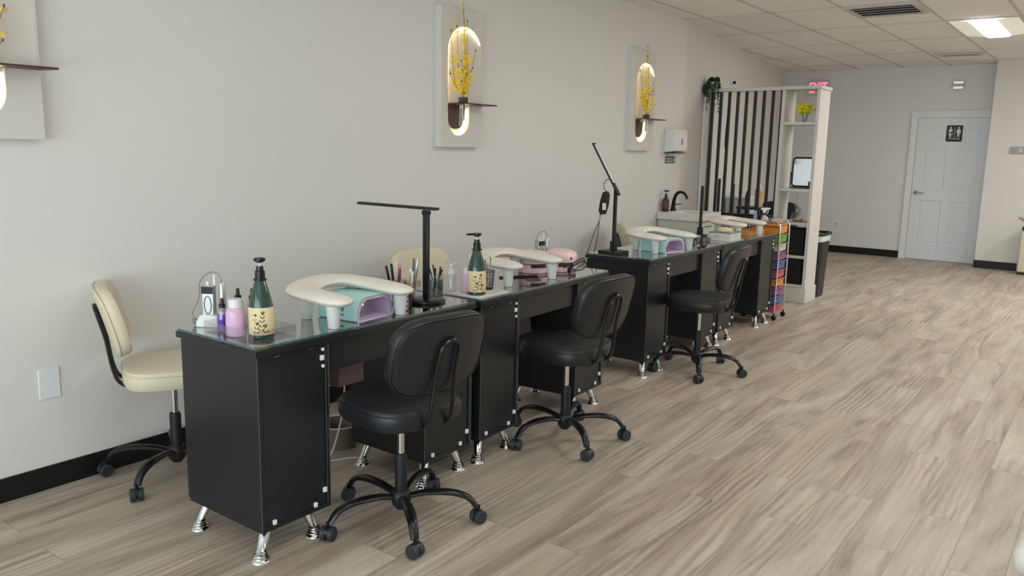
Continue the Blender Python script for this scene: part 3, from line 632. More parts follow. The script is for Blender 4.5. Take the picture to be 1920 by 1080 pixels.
# ------------------------------------------------------------------ nail drills
def make_drill(label, loc, rz, mirror=1):
    t = thing('nail_drill', label, 'nail drill', loc, rz)
    bm = B(); prism(bm, [(-.055, 0), (.055, 0), (.055, .018), (.03, .045), (-.02, .050), (-.04, .045), (-.055, .02)], -.03, .03, AX); obj('stand', bm, WPLA, t, bevel=.004)
    bm = B(); m = Matrix.Translation((-.0, -.012, .035)); box(bm, -.012, .012, -.024, .024, 0, .125, m); bd = obj('controller', bm, SILVER, t, bevel=.004)
    bm = B(); box(bm, .0125, .0135, -.036, .012, .128, .156); obj('display', bm, BLKM, bd)
    bm = B(); tube(bm, [(.013, -.012+.014*cos(a), .085+.034*sin(a)) for a in [2*pi*k/24 for k in range(24)]], .002, 5, closed=True); obj('grip_ring', bm, P('grey_grip', rgb(120, 120, 118), .4), bd)
    bm = B(); lathe(bm, [(.006, .16), (.006, .175)], (0, -.015, 0), 10); lathe(bm, [(.004, .16), (.005, .20)], (0, .012, 0), 8); obj('knob', bm, WPLA, bd)
    bm = B(); lathe(bm, [(.008, .06), (.0115, .075), (.0115, .168), (.009, .172)], (0, .042, 0), 16); obj('handpiece', bm, SILVER, t)
    bm = B(); tube(bm, smoothpath([(0, .042, .17), (0, .036, .197), (0, .012, .212), (-.0, -.022, .20), (0, -.048, .165), (0, -.05, .12), (0, -.068, .075), (0, -.082, .05), (0, -.072, .028), (0, -.055, .016)], 6), .0022, 6)
    hel = [(-.005+.010*cos(2*pi*k/10), -.082+.0006*k, .006+.010+.010*sin(2*pi*k/10)) for k in range(60)]
    tube(bm, hel, .0018, 5); obj('cable', bm, P('grey_cable', rgb(122, 124, 118), .5), t)
    return t
dr = make_drill('silver and white nail drill with curly cable at the near end of desk', (-2.745, 1.765, ZT), radians(-60))
dup(dr, (-2.74, 3.97, ZT), radians(-15), 'silver nail drill with looped cable behind the pink lamps')

# ------------------------------------------------------------------ desk lamps
t = thing('desk_lamp', 'slim black desk lamp with long flat head over the nearest desk', 'lamp', (-2.49, 2.69, ZT))
bm = B(); lathe(bm, [(.085, 0), (.088, .003), (.088, .012), (.082, .016), (.02, .017)], seg=32); obj('base', bm, BLK, t)
bm = B(); box(bm, -.016, .016, -.008, .008, .015, .412); obj('post', bm, BLK, t, bevel=.003)
bm = B(); lathe(bm, [(.012, -.018), (.012, .018)], (0, 0, .405), 14, Matrix.Rotation(radians(90), 4, 'Y')); obj('hinge', bm, BLKM, t)
bm = B(); m = Matrix.Translation((-.19, 0, .425)) ; box(bm, -.245, .255, -.017, .017, -.006, .006, m); hd = obj('lamp_head', bm, BLKM, t, bevel=.003)
bm = B(); box(bm, -.42, .05, -.010, .010, .4175, .4190); obj('light_strip', bm, P('lamp_off_strip', rgb(210, 208, 200), .4), hd)
def slim_lamp(label, loc, rz, hz, head, pouch=False):
    t = thing('desk_lamp', label, 'lamp', loc, rz)
    bm = B(); box(bm, -.075, .075, -.075, .075, 0, .022); obj('base', bm, BLKM, t, bevel=.003)
    bm = B(); box(bm, -.011, .011, -.009, .009, .022, hz); box(bm, -.02, .02, -.016, .016, .022, .085); obj('post', bm, BLKM, t, bevel=.002)
    a = Vector((0, 0, hz)); h = Vector(head); d = h.normalized(); s = d.cross(Vector((0, 1, 0))).normalized(); 
    m = frame(a+h*.5, d, Vector((0, 1, 0))); L2 = h.length/2
    bm = B(); box(bm, -L2-.05, L2, -.014, .014, -.006, .006, m); hd = obj('lamp_head', bm, BLKM, t, bevel=.002)
    bm = B(); sg = -1
    box(bm, -L2*.75, L2*.92, -.008, .008, -.0085, -.006, m); box(bm, -L2*.75, L2*.92, -.008, .008, .006, .0085, m); obj('light_strip', bm, P('strip_pale', rgb(205, 205, 198), .4), hd)
    return t
slim_lamp('black desk lamp with raised tilted head at the start of the third desk', (-2.74, 4.83, ZT), radians(-10), .44, (-.17, -.05, .30))
t = thing('lamp_adapter', 'black power adapter hanging from the tilted lamp with grey cords', 'power adapter', (-2.775, 4.76, ZT))
bm = B(); prism(bm, [(-.045, .29), (-.03, .265), (.0, .27), (.018, .33), (.025, .40), (.01, .425), (-.018, .415), (-.035, .36)], -.018, .018, AY); obj('housing', bm, BLKM, t, bevel=.005)
bm = B(); box(bm, .0185-.03, .0195-.005, -.0205, -.018, .30, .345); obj('sticker', bm, WPLA, t)
bm = B(); tube(bm, [(-.035, 0, .268), (-.042, 0, .225)], [.009, .006], 8); obj('knot', bm, P('grey_tie', rgb(176, 170, 166), .5), t)
bm = B(); tube(bm, smoothpath([(-.042, 0, .225), (-.08, -.01, .12), (-.115, -.02, .004), (-.118, -.02, .003)], 5), .0028, 6); tube(bm, smoothpath([(-.042, 0, .225), (-.05, -.005, .12), (-.07, -.01, .003)], 5), .0028, 6)
tube(bm, smoothpath([(.0, 0, .42), (-.02, 0, .46), (.0, 0, .50), (.025, .03, .50)], 5), .0028, 6); obj('cord', bm, P('cord_dark', rgb(58, 56, 52), .5), t)
slim_lamp('black desk lamp with upright post at the far end of the third desk', (-2.755, 6.28, ZT), 0, .42, (.080, -.185, .01))
slim_lamp('black desk lamp behind the hand rest of the farthest desk', (-2.80, 7.05, ZT), 0, .42, (.075, -.19, .01))
# things on desk 3/4
bm = B()
for k in range(5): lathe(bm, [(.016, 0), (.016, .03), (.012, .034)], (-2.68+.042*(k % 3), 5.92+.05*(k//3), ZT), 14)
for i, (x, y, c) in enumerate(((-2.70, 6.02, BLKM), (-2.655, 6.03, SILVER), (-2.61, 6.04, BLKM), (-2.60, 6.09, SILVER))):
    t = thing('polish_jar', ('dark jar at the left of the row before the white box', 'silver jar, second in the row before the white box', 'dark jar at the right of the row before the white box', 'silver jar closest to the white box')[i], 'jar', (x, y, ZT))
    b3 = B(); lathe(b3, [(.017, 0), (.018, .002), (.018, .030)], seg=16); obj('jar', b3, P('smoke%d' % i, rgb(120, 118, 116), .2), t)
    b3 = B(); lathe(b3, [(.0185, .030), (.0185, .044), (.016, .046)], seg=16); obj('lid', b3, c, t)
bm.free()
t = thing('storage_box', 'white box with grey rim and printed lines on the farthest desk', 'box', (-2.515, 6.27, ZT), radians(0))
bm = B(); box(bm, -.10, .075, -.12, .10, 0, .062); obj('box', bm, WHITEB, t, bevel=.002)
bm = B()
for a in ((-.102, -.098, -.122, .102), (.073, .077, -.122, .102), (-.102, .077, -.122, -.118), (-.102, .077, .098, .102)): box(bm, a[0], a[1], a[2], a[3], .062, .066)
obj('rim', bm, P('rim_grey', rgb(70, 74, 74), .4), t)
bm = B()
for z in (.024, .040): box(bm, -.06, -.02, -.1212, -.120, z, z+.003); box(bm, .075, .0762, -.03, .01, z, z+.003)
obj('printed_lines', bm, P('print_grey', rgb(120, 120, 118), .6), t)
bm = B(); m = Matrix.Translation((-2.535, 6.27, ZT+.067)); lathe(bm, [(.05, 0), (.055, .01), (.045, .03), (.02, .036)], (-2.535, 6.26, ZT+.0665), 18, sx=1.2)
thing('cotton_pad', 'soft beige pad lying on top of the white box', 'cotton pad', bm=bm, mat=P('beige_cotton', rgb(216, 200, 170), .9))
t = thing('wooden_tray', 'wooden tray of small things at the far end of the last desk', 'tray', (-2.66, 6.86, ZT))
bm = B(); box(bm, -.12, .16, -.14, .22, 0, .010); obj('bottom', bm, WOODT, t)
bm = B()
for a in ((-.12, .16, -.14, -.132), (-.12, .16, .212, .22), (-.12, -.112, -.132, .212), (.152, .16, -.132, .212)): box(bm, a[0], a[1], a[2], a[3], .010, .03)
obj('rim', bm, WOODT, t)

# ------------------------------------------------------------------ rolling drawer cart
CX0, CX1, CY0, CY1 = -2.68, -2.39, 7.18, 7.36
CX0, CX1, CY0, CY1 = -2.68, -2.40, 7.19, 7.44
t = thing('drawer_cart', 'chrome rolling cart of colored drawers beside the farthest desk', 'cart')
for y in (CY0, CY1):
    bm = B(); tube(bm, smoothpath([(CX1, y, .06), (CX1, y, .80), (CX1-.015, y, .86), (CX1-.05, y, .885), (CX0+.05, y, .885), (CX0+.015, y, .86), (CX0, y, .80), (CX0, y, .06)], 6), .0075, 8); obj('hoop_frame', bm, CHROME, t)
    for x in (CX0, CX1):
        bm = B(); lathe(bm, [(.006, -.012), (.022, -.010), (.024, 0), (.022, .010), (.006, .012)], (x, y, .024), 14, Matrix.Rotation(radians(90), 4, 'X')); lathe(bm, [(.006, .04), (.010, .065)], (x, y, 0), 8); obj('caster', bm, BLK, t)
DC = [(236, 150, 60), (120, 170, 80), (208, 196, 190), (140, 92, 140), (96, 104, 168), (200, 90, 96), (222, 140, 72), (150, 84, 130), (92, 104, 170), (196, 84, 104)]
for k in range(10):
    zt = .845-.080*k
    m = P('drawer_color', rgb(*DC[k]), .35)
    bm = B(); o = .003
    z0, z1 = zt-.062, zt
    poly = [(CY0+.025, z0), (CY1-.025, z0), (CY1-.014, z1), (CY0+.014, z1)]
    prism(bm, poly, CX0+.01, CX1+.0-.01, AX); d = obj('drawer', bm, m, t, bevel=.003)
    bm = B(); box(bm, CX1-.012, CX1-.001, (CY0+CY1)/2-.03, (CY0+CY1)/2+.03, z1-.02, z1-.01); obj('handle', bm, m, d)
    bm = B(); 
    for y in (CY0, CY1): tube(bm, [(CX0, y, zt-.004), (CX1, y, zt-.004)], .003, 6)
    for x in (CX0, CX1): tube(bm, [(x, CY0, zt-.070), (x, CY1, zt-.070)], .003, 6)
    obj('drawer_rail', bm, CHROME_D, t)
bm = B(); box(bm, CX0+.005, CX1-.012, CY0+.004, CY1-.004, .850, .868); obj('top_tray', bm, P('amber_tray', rgb(214, 140, 60), .4), t, bevel=.003)
# on the cart
t = thing('nail_tip_box', 'clear lidded box of pale nail tips on top of the cart', 'box', (-2.47, 7.31, .869))
bm = B(); box(bm, -.055, .055, -.085, .085, 0, .052); obj('case', bm, CLEARP, t, bevel=.002)
for k in range(6):
    bm = B(); m = Matrix.Translation((.0, -.068+.027*k, .005)) @ Matrix.Rotation(radians(20), 4, 'X'); lathe(bm, [(.009, 0), (.010, .034)], mtx=m, seg=10, sx=3.5); obj('nail_tips', bm, P('tips', rgb(226, 206, 200), .4), t)
def trigger(label, loc, rz, body, head):
    t = thing('trigger_bottle', label, 'bottle', loc, rz)
    bm = B(); lathe(bm, [(.026, 0), (.027, .05), (.018, .075), (.011, .09)], seg=18); obj('bottle', bm, body, t)
    bm = B(); prism(bm, [(-.03, .118), (-.025, .135), (.045, .138), (.055, .128), (.045, .120), (.018, .116), (.014, .09), (-.012, .09), (-.014, .112)], -.012, .012, AX); obj('sprayer', bm, head, t, bevel=.003)
    bm = B(); tube(bm, smoothpath([(0, .030, .118), (0, .034, .10), (0, .026, .082)], 4), .004, 6); obj('trigger', bm, head, t)
trigger('clear spray bottle with white trigger on top of the cart', (-2.58, 7.26, .869), radians(-60), CLEARP, WPLA)
t = thing('trigger_bottle', 'small lilac bottle at the back corner of the cart', 'bottle', (-2.65, 7.23, .869))
bm = B(); lathe(bm, [(.018, 0), (.018, .07), (.012, .08)], seg=16); obj('bottle', bm, P('lilac', rgb(150, 142, 176), .3), t)
bm = B(); lathe(bm, [(.012, .08), (.012, .105), (.009, .108)], seg=14); obj('cap', bm, P('lilac2', rgb(170, 162, 192), .3), t)
bm = B(); bmesh.ops.create_icosphere(bm, subdivisions=3, radius=.03, matrix=Matrix.Translation((-2.60, 7.345, .897)))
for v in bm.verts: v.co += Vector((random.uniform(-.006, .006), random.uniform(-.006, .006), random.uniform(-.004, .004)))
thing('crumpled_wipe', 'crumpled white wipe on the cart beside the trigger bottle', 'wipe', bm=bm, mat=WPLA)

# ------------------------------------------------------------------ wall sconces
def make_sconce(label, y0):
    """board on left wall; y0 = near edge; local frame x out from wall, y along wall"""
    t = thing('wall_sconce', label, 'wall light', (XL, y0, 0), 0, 'lit wall niches with flowers')
    TH, DPT = .052, .040
    Z0, Z1, WD = 1.492, 2.365, .412
    # niche outline (y,z)
    cy, cz, R = .232, 2.09, .168; ub, rb = .173, .108; zs_ = 1.772; zb = 1.675
    arch = [(cy-R*cos(a), cz+R*sin(a)) for a in [pi*k/22 for k in range(23)]]
    low = [(ub+rb*cos(a), zb-rb*sin(a)) for a in [pi*k/16 for k in range(17)]]
    outline = arch+[(cy+R, zs_+.004), (ub+rb, zs_+.004)]+low       # clockwise from left spring
    bm = B()
    outer = [(0, Z0), (WD, Z0), (WD, Z1), (0, Z1)]
    vo = [bm.verts.new((TH, a, b2)) for a, b2 in outer]; vi = [bm.verts.new((TH, a, b2)) for a, b2 in outline]
    ed = [bm.edges.new((vo[i], vo[(i+1) % 4])) for i in range(4)]+[bm.edges.new((vi[i], vi[(i+1) % len(vi)])) for i in range(len(vi))]
    bmesh.ops.triangle_fill(bm, edges=ed, use_beauty=True)
    vb = [bm.verts.new((0, a, b2)) for a, b2 in outer]
    for i in range(4): bm.faces.new((vo[i], vo[(i+1) % 4], vb[(i+1) % 4], vb[i]))
    bm.faces.new(vb)
    # niche floor: deep at the left, running out flush at the right in the upper zone
    def depth(a, b2):
        if b2 > zs_: return DPT*max(0.02, min(1, (cy+R-a)/(2*R)*1.35))
        return DPT
    fl = [bm.verts.new((TH-depth(a, b2), a, b2)) for a, b2 in outline]
    n = len(outline)
    for i in range(n): bm.faces.new((vi[i], vi[(i+1) % n], fl[(i+1) % n], fl[i]))
    fe = [bm.edges.get((fl[i], fl[(i+1) % n])) for i in range(n)]
    bmesh.ops.triangle_fill(bm, edges=fe, use_beauty=True)
    obj('board', bm, BOARD, t, ang=25)
    # LED strip following the niche edge
    bm = B(); pts = []
    for (a, b2) in arch[:20]:
        d = depth(a, b2); ins = .006
        dir_ = Vector((0, cy-a, max(cz-b2, -1) if b2 > cz else 0)).normalized(); pts.append(Vector((TH-.009 if d > .012 else TH-.004, a, b2))+dir_*ins)
    lowp = [Vector((TH-DPT+.012, ub+(rb-.006)*cos(a), zb-(rb-.006)*sin(a))) for a in [pi*k/16 for k in range(17)]]
    path = [Vector((TH-DPT+.012, ub+rb-.006, zs_-.01))]+lowp+[Vector((TH-.010, cy-R+.006, 1.70)), Vector((TH-.009, cy-R+.006, 1.95))]+pts
    tube(bm, path, .0035, 6); obj('light_strip', bm, LED, t)
    # brown plate and shelf
    pl_ = [(ub-.078, zs_-.006), (ub-.078, zb)]+[(ub-.078*cos(a), zb-.066*sin(a)) for a in [pi*k/12 for k in range(1, 12)]]+[(ub+.078, zb), (ub+.078, zs_-.006)]
    bm = B(); prism(bm, pl_, TH-DPT+.002, TH-DPT+.014, AX); obj('back_plate', bm, BROWN, t)
    bm = B(); prism(bm, [(TH-DPT+.002, .062), (.17, .085), (.17, .43), (.16, .435), (TH+.001, .41), (TH-DPT+.002, .275)], zs_-.008, zs_+.0, None); obj('shelf', bm, BROWN, t, bevel=.001)
    bm = B(); cx, cyv = .115, .14
    lathe(bm, [(.029, 1.772), (.031, 1.775), (.031, 1.806), (.028, 1.808)], (cx, cyv, 0), 24); obj('vase_collar', bm, BROWN, t)
    bm = B(); lathe(bm, [(.024, 1.628), (.026, 1.63), (.026, 1.772)], (cx, cyv, 0), 24); obj('vase', bm, CLEARG, t)
    return t
def make_branches(label, y0, seed, h=.60, extra=()):
    random.seed(seed)
    t = thing('yellow_blossom_branches', label, 'flowers', (XL+.115, y0+.14, 1.66))
    stems = B(); pet = B(); bud = B()
    nb = [(-.02, -.02, h*.78), (.0, .01, h*1.1), (-.01, .07, h*.85), (.0, -.10, h*.72), (.02, .12, h*.55), (-.01, .03, h*.95)]+list(extra)
    for (dx, dy, hh) in nb:
        p0 = Vector((random.uniform(-.008, .008), random.uniform(-.008, .008), 0)); p3 = Vector((dx-.02, dy, hh+.12))
        mid = p0.lerp(p3, .45)+Vector((random.uniform(-.01, .01), random.uniform(-.03, .03), 0))
        path = smoothpath([p0, Vector((p0.x, p0.y, .15)), mid, p3], 8); tube(stems, path, [.0024-.0014*i/len(path) for i in range(len(path))], 6)
        for i, p in enumerate(path):
            if p.z < .17: continue
            for q in range((2 if p.z < .24 else 6) if p.z < hh*.9 else 1):
                c = p+Vector((random.gauss(0, .006), random.gauss(0, .013), random.gauss(0, .012))); s = random.uniform(.009, .016)
                nrm = Vector((random.uniform(.2, 1), random.uniform(-1, .6), random.uniform(-.6, .8))).normalized(); a1 = nrm.orthogonal().normalized(); a2 = nrm.cross(a1)
                for k in range(4):
                    an = pi/2*k+random.random()*.3; d = a1*cos(an)+a2*sin(an); e = -a1*sin(an)+a2*cos(an)
                    pet.faces.new([pet.verts.new(v) for v in (c, c+d*s*.6+e*s*.35+nrm*s*.15, c+d*s+nrm*s*.3, c+d*s*.6-e*s*.35+nrm*s*.15)])
        bmesh.ops.create_icosphere(bud, subdivisions=1, radius=.007, matrix=Matrix.Translation(p3) @ Matrix.Diagonal((.7, .7, 1.2, 1)))
        tw = path[int(len(path)*.6)]; e = tw+Vector((.01, random.choice((-1, 1))*.06, .06)); tube(stems, smoothpath([tw, tw.lerp(e, .6)+Vector((0, 0, -.008)), e], 4), .0012, 5)
        bmesh.ops.create_icosphere(bud, subdivisions=1, radius=.006, matrix=Matrix.Translation(e))
    obj('stems', stems, STEM, t); o = obj('blossoms', pet, YEL, t); o['kind'] = 'stuff'; obj('buds', bud, BUD, t)
S = [(-3.945+5.08, 'sconce board cut off by the left edge of the photo', 'yellow blossom branches at the top left corner of the photo'),
     (3.948, 'middle lit sconce, largest fully visible one with brown shelf', 'yellow blossom branches in the middle sconce above the lamp'),
     (6.452, 'farthest lit sconce, left of the towel dispenser', 'yellow blossom branches in the farthest sconce by the dispenser')]
for i, (y0, lb, lb2) in enumerate(S):
    make_sconce(lb, y0); make_branches(lb2, y0, 5+i, .60 if i != 2 else .56, [(0, .14, .21), (0, .11, .30)] if i == 0 else ())
# blank wall plate
t = thing('wall_plate', 'blank white wall plate beside the near cream chair', 'outlet cover', (XL, 1.508, .465))
bm = B(); box(bm, 0, .006, -.043, .043, -.066, .066); obj('plate', bm, W_TRIM, t, bevel=.002)
bm = B()
for z in (-.042, .042): lathe(bm, [(.0035, .006), (.003, .0072)], (0, 0, z), 8, Matrix.Rotation(radians(90), 4, 'Y'))
obj('screw', bm, WPLA, t)

# ------------------------------------------------------------------ sink corner
t = thing('paper_towel_dispenser', 'white paper towel dispenser on the wall past the last sconce', 'dispenser', (XL, 7.20, 1.48))
bm = B(); prism(bm, [(0, 0), (.125, .012), (.13, .05), (.12, .20), (.105, .22), (0, .22)], 0, .25, AY @ Matrix.Identity(4)); obj('housing', bm, WPLA, t, bevel=.006)
bm = B(); box(bm, .006, .118, .006, .244, -.008, .001); obj('slot', bm, P('slot_dark', rgb(56, 54, 54), .5), t)
bm = B(); m = Matrix.Translation((.129, .125, .10)); box(bm, -.006, .0025, -.008, .008, -.028, .028, m); obj('level_window', bm, P('window_grey', rgb(110, 108, 104), .4), t, bevel=.002)
bm = B(); box(bm, .03, .10, .05, .20, -.022, -.008); obj('towel', bm, WHITEB, t)
t = thing('wall_sign', 'small dark grey lettered sign under the towel dispenser', 'sign', (XL, 7.24, 1.375))
bm = B(); box(bm, 0, .004, 0, .21, 0, .065); obj('plate', bm, P('sign_grey', rgb(84, 84, 84), .4), t)
bm = B()
for z in (.042, .018):
    for k in range(6): box(bm, .004, .0048, .02+.023*k, .035+.023*k, z-.005, z+.006)
box(bm, .004, .0048, .175, .192, .012, .052); obj('lettering', bm, WPLA, t)
t = thing('sink_cabinet', 'white sink cabinet against the left wall behind the third desk', 'sink cabinet', (XL+.01, 7.12, 0))
bm = B(); box(bm, 0, .40, .01, .47, .0, .845); obj('body', bm, WHITEB, t, bevel=.003)
bm = B()
box(bm, -.005, .44, -.01, .05, .845, .915); box(bm, -.005, .44, .43, .49, .845, .915); box(bm, -.005, .09, .05, .43, .845, .915); box(bm, .40, .44, .05, .43, .845, .915); box(bm, .09, .40, .05, .43, .845, .862)
obj('basin', bm, P('sink_white', rgb(226, 224, 216), .2), t, bevel=.004)
for z0, z1, nm in ((.66, .82, 'drawer'), (.06, .64, 'door')):
    bm = B(); box(bm, .40, .416, .03, .45, z0, z1); d = obj(nm, bm, WHITEB, t, bevel=.003)
    bm = B(); box(bm, .416, .425, .16, .32, z1-.035, z1-.027); obj('handle', bm, CHROME_D, d)
t = thing('faucet', 'curved dark bronze faucet on the white sink', 'faucet', (XL+.055, 7.36, .915))
BRZ = P('dark_bronze', rgb(34, 28, 28), .35, metal=.6)
bm = B(); lathe(bm, [(.032, 0), (.030, .008), (.022, .03), (.018, .06)], seg=18); tube(bm, smoothpath([(0, 0, .03), (.005, 0, .10), (.03, 0, .165), (.075, 0, .185), (.12, 0, .165), (.145, 0, .12)], 6), [.018]*8+[.016]*8+[.013]*8+[.012]*7, 12); obj('spout', bm, BRZ, t)
bm = B(); tube(bm, [(.01, 0, .06), (.085, 0, .072)], [.010, .008], 8, flat=.6); obj('handle', bm, BRZ, t)
t = thing('soap_bottle', 'brown soap pump bottle beside the bronze faucet', 'bottle', (XL+.05, 7.20, .915))
bm = B(); lathe(bm, [(.032, 0), (.034, .004), (.034, .105), (.026, .125), (.013, .130)], seg=20); obj('bottle', bm, P('amber_brown', rgb(74, 42, 34), .15), t)
bm = B(); lathe(bm, [(.0345, .03), (.0347, .031), (.0347, .09), (.0345, .091)], seg=20, cap=False); obj('paper_label', bm, P('soap_label', rgb(92, 62, 50), .5), t)
pump_head(t, .13, BLK, .035, .013, 0)

# ------------------------------------------------------------------ divider
DY0, DY1 = 8.25, 8.58
XS0, XS1 = -2.835, -2.462
t = thing('slat_divider', 'room divider of black vertical slats under a white top rail', 'divider')
bm = B(); box(bm, -3.66, XS0-.001, DY0+.02, DY0+.12, 2.112, 2.147); obj('top_rail', bm, WHITEB, t, bevel=.002)
bm = B(); box(bm, -3.655, -3.615, DY0+.03, DY0+.11, 0, 2.112); obj('end_post', bm, WHITEB, t, bevel=.002)
for k in range(9):
    x = -3.59+.092*k; bm = B(); box(bm, x-.011, x+.011, DY0+.045, DY0+.085, .86, 2.111); obj('slat', bm, P('slat_black', rgb(30, 30, 28), .45), t, bevel=.001)
bm = B(); box(bm, -3.60, XS0-.001, DY0+.035, DY0+.095, .0, .858); obj('lower_panel', bm, LAM, t)
bm = B(); tube(bm, smoothpath([(-3.40, DY0+.03, 2.12), (-3.405, DY0+.03, 1.9), (-3.415, DY0+.03, 1.6), (-3.40, DY0+.032, 1.45), (-3.41, DY0+.03, 1.2)], 6), .004, 6); thing('camera_cord', 'thin black cord hanging down the third slat', 'cord', bm=bm, mat=BLK)
t = thing('shelf_unit', 'tall narrow white open shelf unit at the end of the slats', 'shelf')
bm = B(); box(bm, XS1-.032, XS1, DY0, DY1, .15, 2.115); obj('side_panel', bm, WHITEB, t, bevel=.002)
bm = B(); box(bm, XS0, XS0+.032, DY0, DY1, .15, 2.115); obj('side_panel', bm, WHITEB, t, bevel=.002)
bm = B(); box(bm, XS0-.0, XS1+.012, DY0-.012, DY1+.01, 2.116, 2.147); obj('top_panel', bm, WHITEB, t, bevel=.002)
bm = B(); box(bm, XS0-.01, XS1+.012, DY0-.012, DY1+.01, 0, .149); obj('plinth', bm, WHITEB, t, bevel=.002)
for z in (1.80, 1.145, .81, .475, .18):
    bm = B(); box(bm, XS0+.033, XS1-.033, DY0+.004, DY1-.004, z-.028, z); obj('shelf_board', bm, WHITEB, t, bevel=.001)
for z, lb in ((.475, 'black fabric storage bin with pale tag on the upper of two bin shelves'), (.18, 'black fabric storage bin on the lowest shelf')):
    t = thing('storage_bin', lb, 'bin', (XS0+.048, DY0+.02, z))
    bm = B(); box(bm, 0, .27, 0, .27, 0, .265); obj('bin', bm, P('black_fabric', rgb(24, 24, 26), .85, bump=.4, bscale=400), t, bevel=.008)
    if z > .4:
        bm = B(); box(bm, .012, .060, -.0025, .0005, .21, .235); obj('tag', bm, P('tag_grey', rgb(168, 168, 166), .5), t)
# shelf contents
t = thing('flower_vase', 'glass vase of bright yellow flowers on the top shelf', 'flowers', (-2.64, DY0+.14, 1.80))
bm = B(); cup(bm, (0, 0, 0), .026, .036, .085); obj('glass', bm, CLEARG, t)
random.seed(8)
bm = B()
for k in range(26):
    a = random.random()*2*pi; r = math.sqrt(random.random())*.085; z = .135+random.uniform(-.02, .045)-r*.25
    bmesh.ops.create_icosphere(bm, subdivisions=1, radius=random.uniform(.02, .03), matrix=Matrix.Translation((r*cos(a), r*sin(a)*.7, z)) @ Matrix.Rotation(random.random()*3, 4, 'X') @ Matrix.Diagonal((1, 1, .7, 1)))
for v in bm.verts: v.co += Vector([random.uniform(-.005, .005) for _ in range(3)])
obj('blooms', bm, YEL2, t)
bm = B()
for k in range(7): a = k*.9; tube(bm, [(.01*cos(a), .01*sin(a), .006), (.045*cos(a), .035*sin(a), .13)], .0018, 5)
obj('stems', bm, P('stem_green', rgb(90, 120, 60), .6), t)
t = thing('makeup_mirror', 'rounded black framed table mirror on the second shelf', 'mirror', (-2.615, DY0+.14, 1.145), radians(3))
m = Matrix.Translation((0, 0, .163)) @ Matrix.Rotation(radians(-1), 4, 'X') @ AY
o_ = rrect(.205, .285, .03); i_ = rrect(.185, .265, .022)
bm = B(); tube(bm, [m @ Vector((x, z, 0)) for x, z in o_], .0085, 8, closed=True); obj('frame', bm, BLK, t)
bm = B(); prism(bm, i_, -.003, .003, m); obj('mirror_glass', bm, MIRR, t)
bm = B(); tube(bm, smoothpath([(-.115, 0, .165), (-.118, .0, .09), (-.118, 0, .012), (-.10, 0, .006), (.10, 0, .006), (.118, 0, .012), (.118, 0, .09), (.115, 0, .165)], 4), .005, 8); box(bm, -.11, .11, -.045, .045, 0, .008); obj('stand', bm, BLK, t)
t = thing('reed_diffuser', 'round glass reed diffuser with thin sticks on the third shelf', 'diffuser', (-2.63, DY0+.13, .81))
bm = B(); lathe(bm, [(.045, 0), (.066, .02), (.068, .045), (.055, .075), (.025, .095), (.019, .10), (.019, .118)], seg=24); obj('bottle', bm, CLEARG, t)
bm = B(); lathe(bm, [(.024, .100), (.026, .104), (.026, .128), (.022, .130)], seg=16); obj('collar', bm, P('tan_collar', rgb(186, 166, 150), .4), t)
bm = B(); lathe(bm, [(.04, .003), (.055, .015), (.055, .028)], seg=20); obj('oil', bm, P('amber_oil', rgb(196, 170, 140), .2), t)
for (x, y, h) in ((-.06, 0, .27), (-.04, .02, .29), (-.015, -.01, .28), (.01, 0, .15)):
    bm = B(); tube(bm, [(.004, 0, .01), (x, y, h)], .0022, 5); obj('reed', bm, P('reed', rgb(196, 190, 176), .7), t)
t = thing('clear_box', 'clear plastic box beside the reed diffuser', 'box', (-2.55, DY0+.17, .81))
bm = B(); box(bm, -.01, .04, -.05, .07, 0, .135); obj('box', bm, CLEARP, t, bevel=.002)
# exit sign on back wall
t = thing('exit_sign', 'lit red exit sign high on the back wall, behind the white rail', 'sign', (-3.91, YB, 2.475))
bm = B(); box(bm, -.16, .16, -.055, 0, -.105, .105); obj('housing', bm, P('exit_housing', rgb(214, 200, 200), .4), t, bevel=.005)
text('lettering', 'EXIT', .215, frame((0, -.057, 0), (1, 0, 0), (0, 0, 1)) @ Matrix.Diagonal((.62, 1, 1, 1)), REDEM, t, ext=.002)
# camera on rail
t = thing('security_camera', 'small round white camera with black lens on the white rail', 'camera', (-3.37, DY0+.06, 2.147))
bm = B(); lathe(bm, [(.026, 0), (.026, .004), (.006, .008), (.006, .028)], seg=18); obj('base', bm, WPLA, t)
CR = Matrix.Rotation(radians(38), 4, 'Z') @ Matrix.Rotation(radians(97), 4, 'X')
bm = B(); lathe(bm, [(.030, -.03), (.034, -.02), (.034, .012), (.031, .016)], (0, 0, .058), 24, CR); obj('housing', bm, WPLA, t)
bm = B(); lathe(bm, [(.019, .0162), (.018, .021), (.001, .022)], (0, 0, .058), 24, CR); obj('lens', bm, BLK, t)
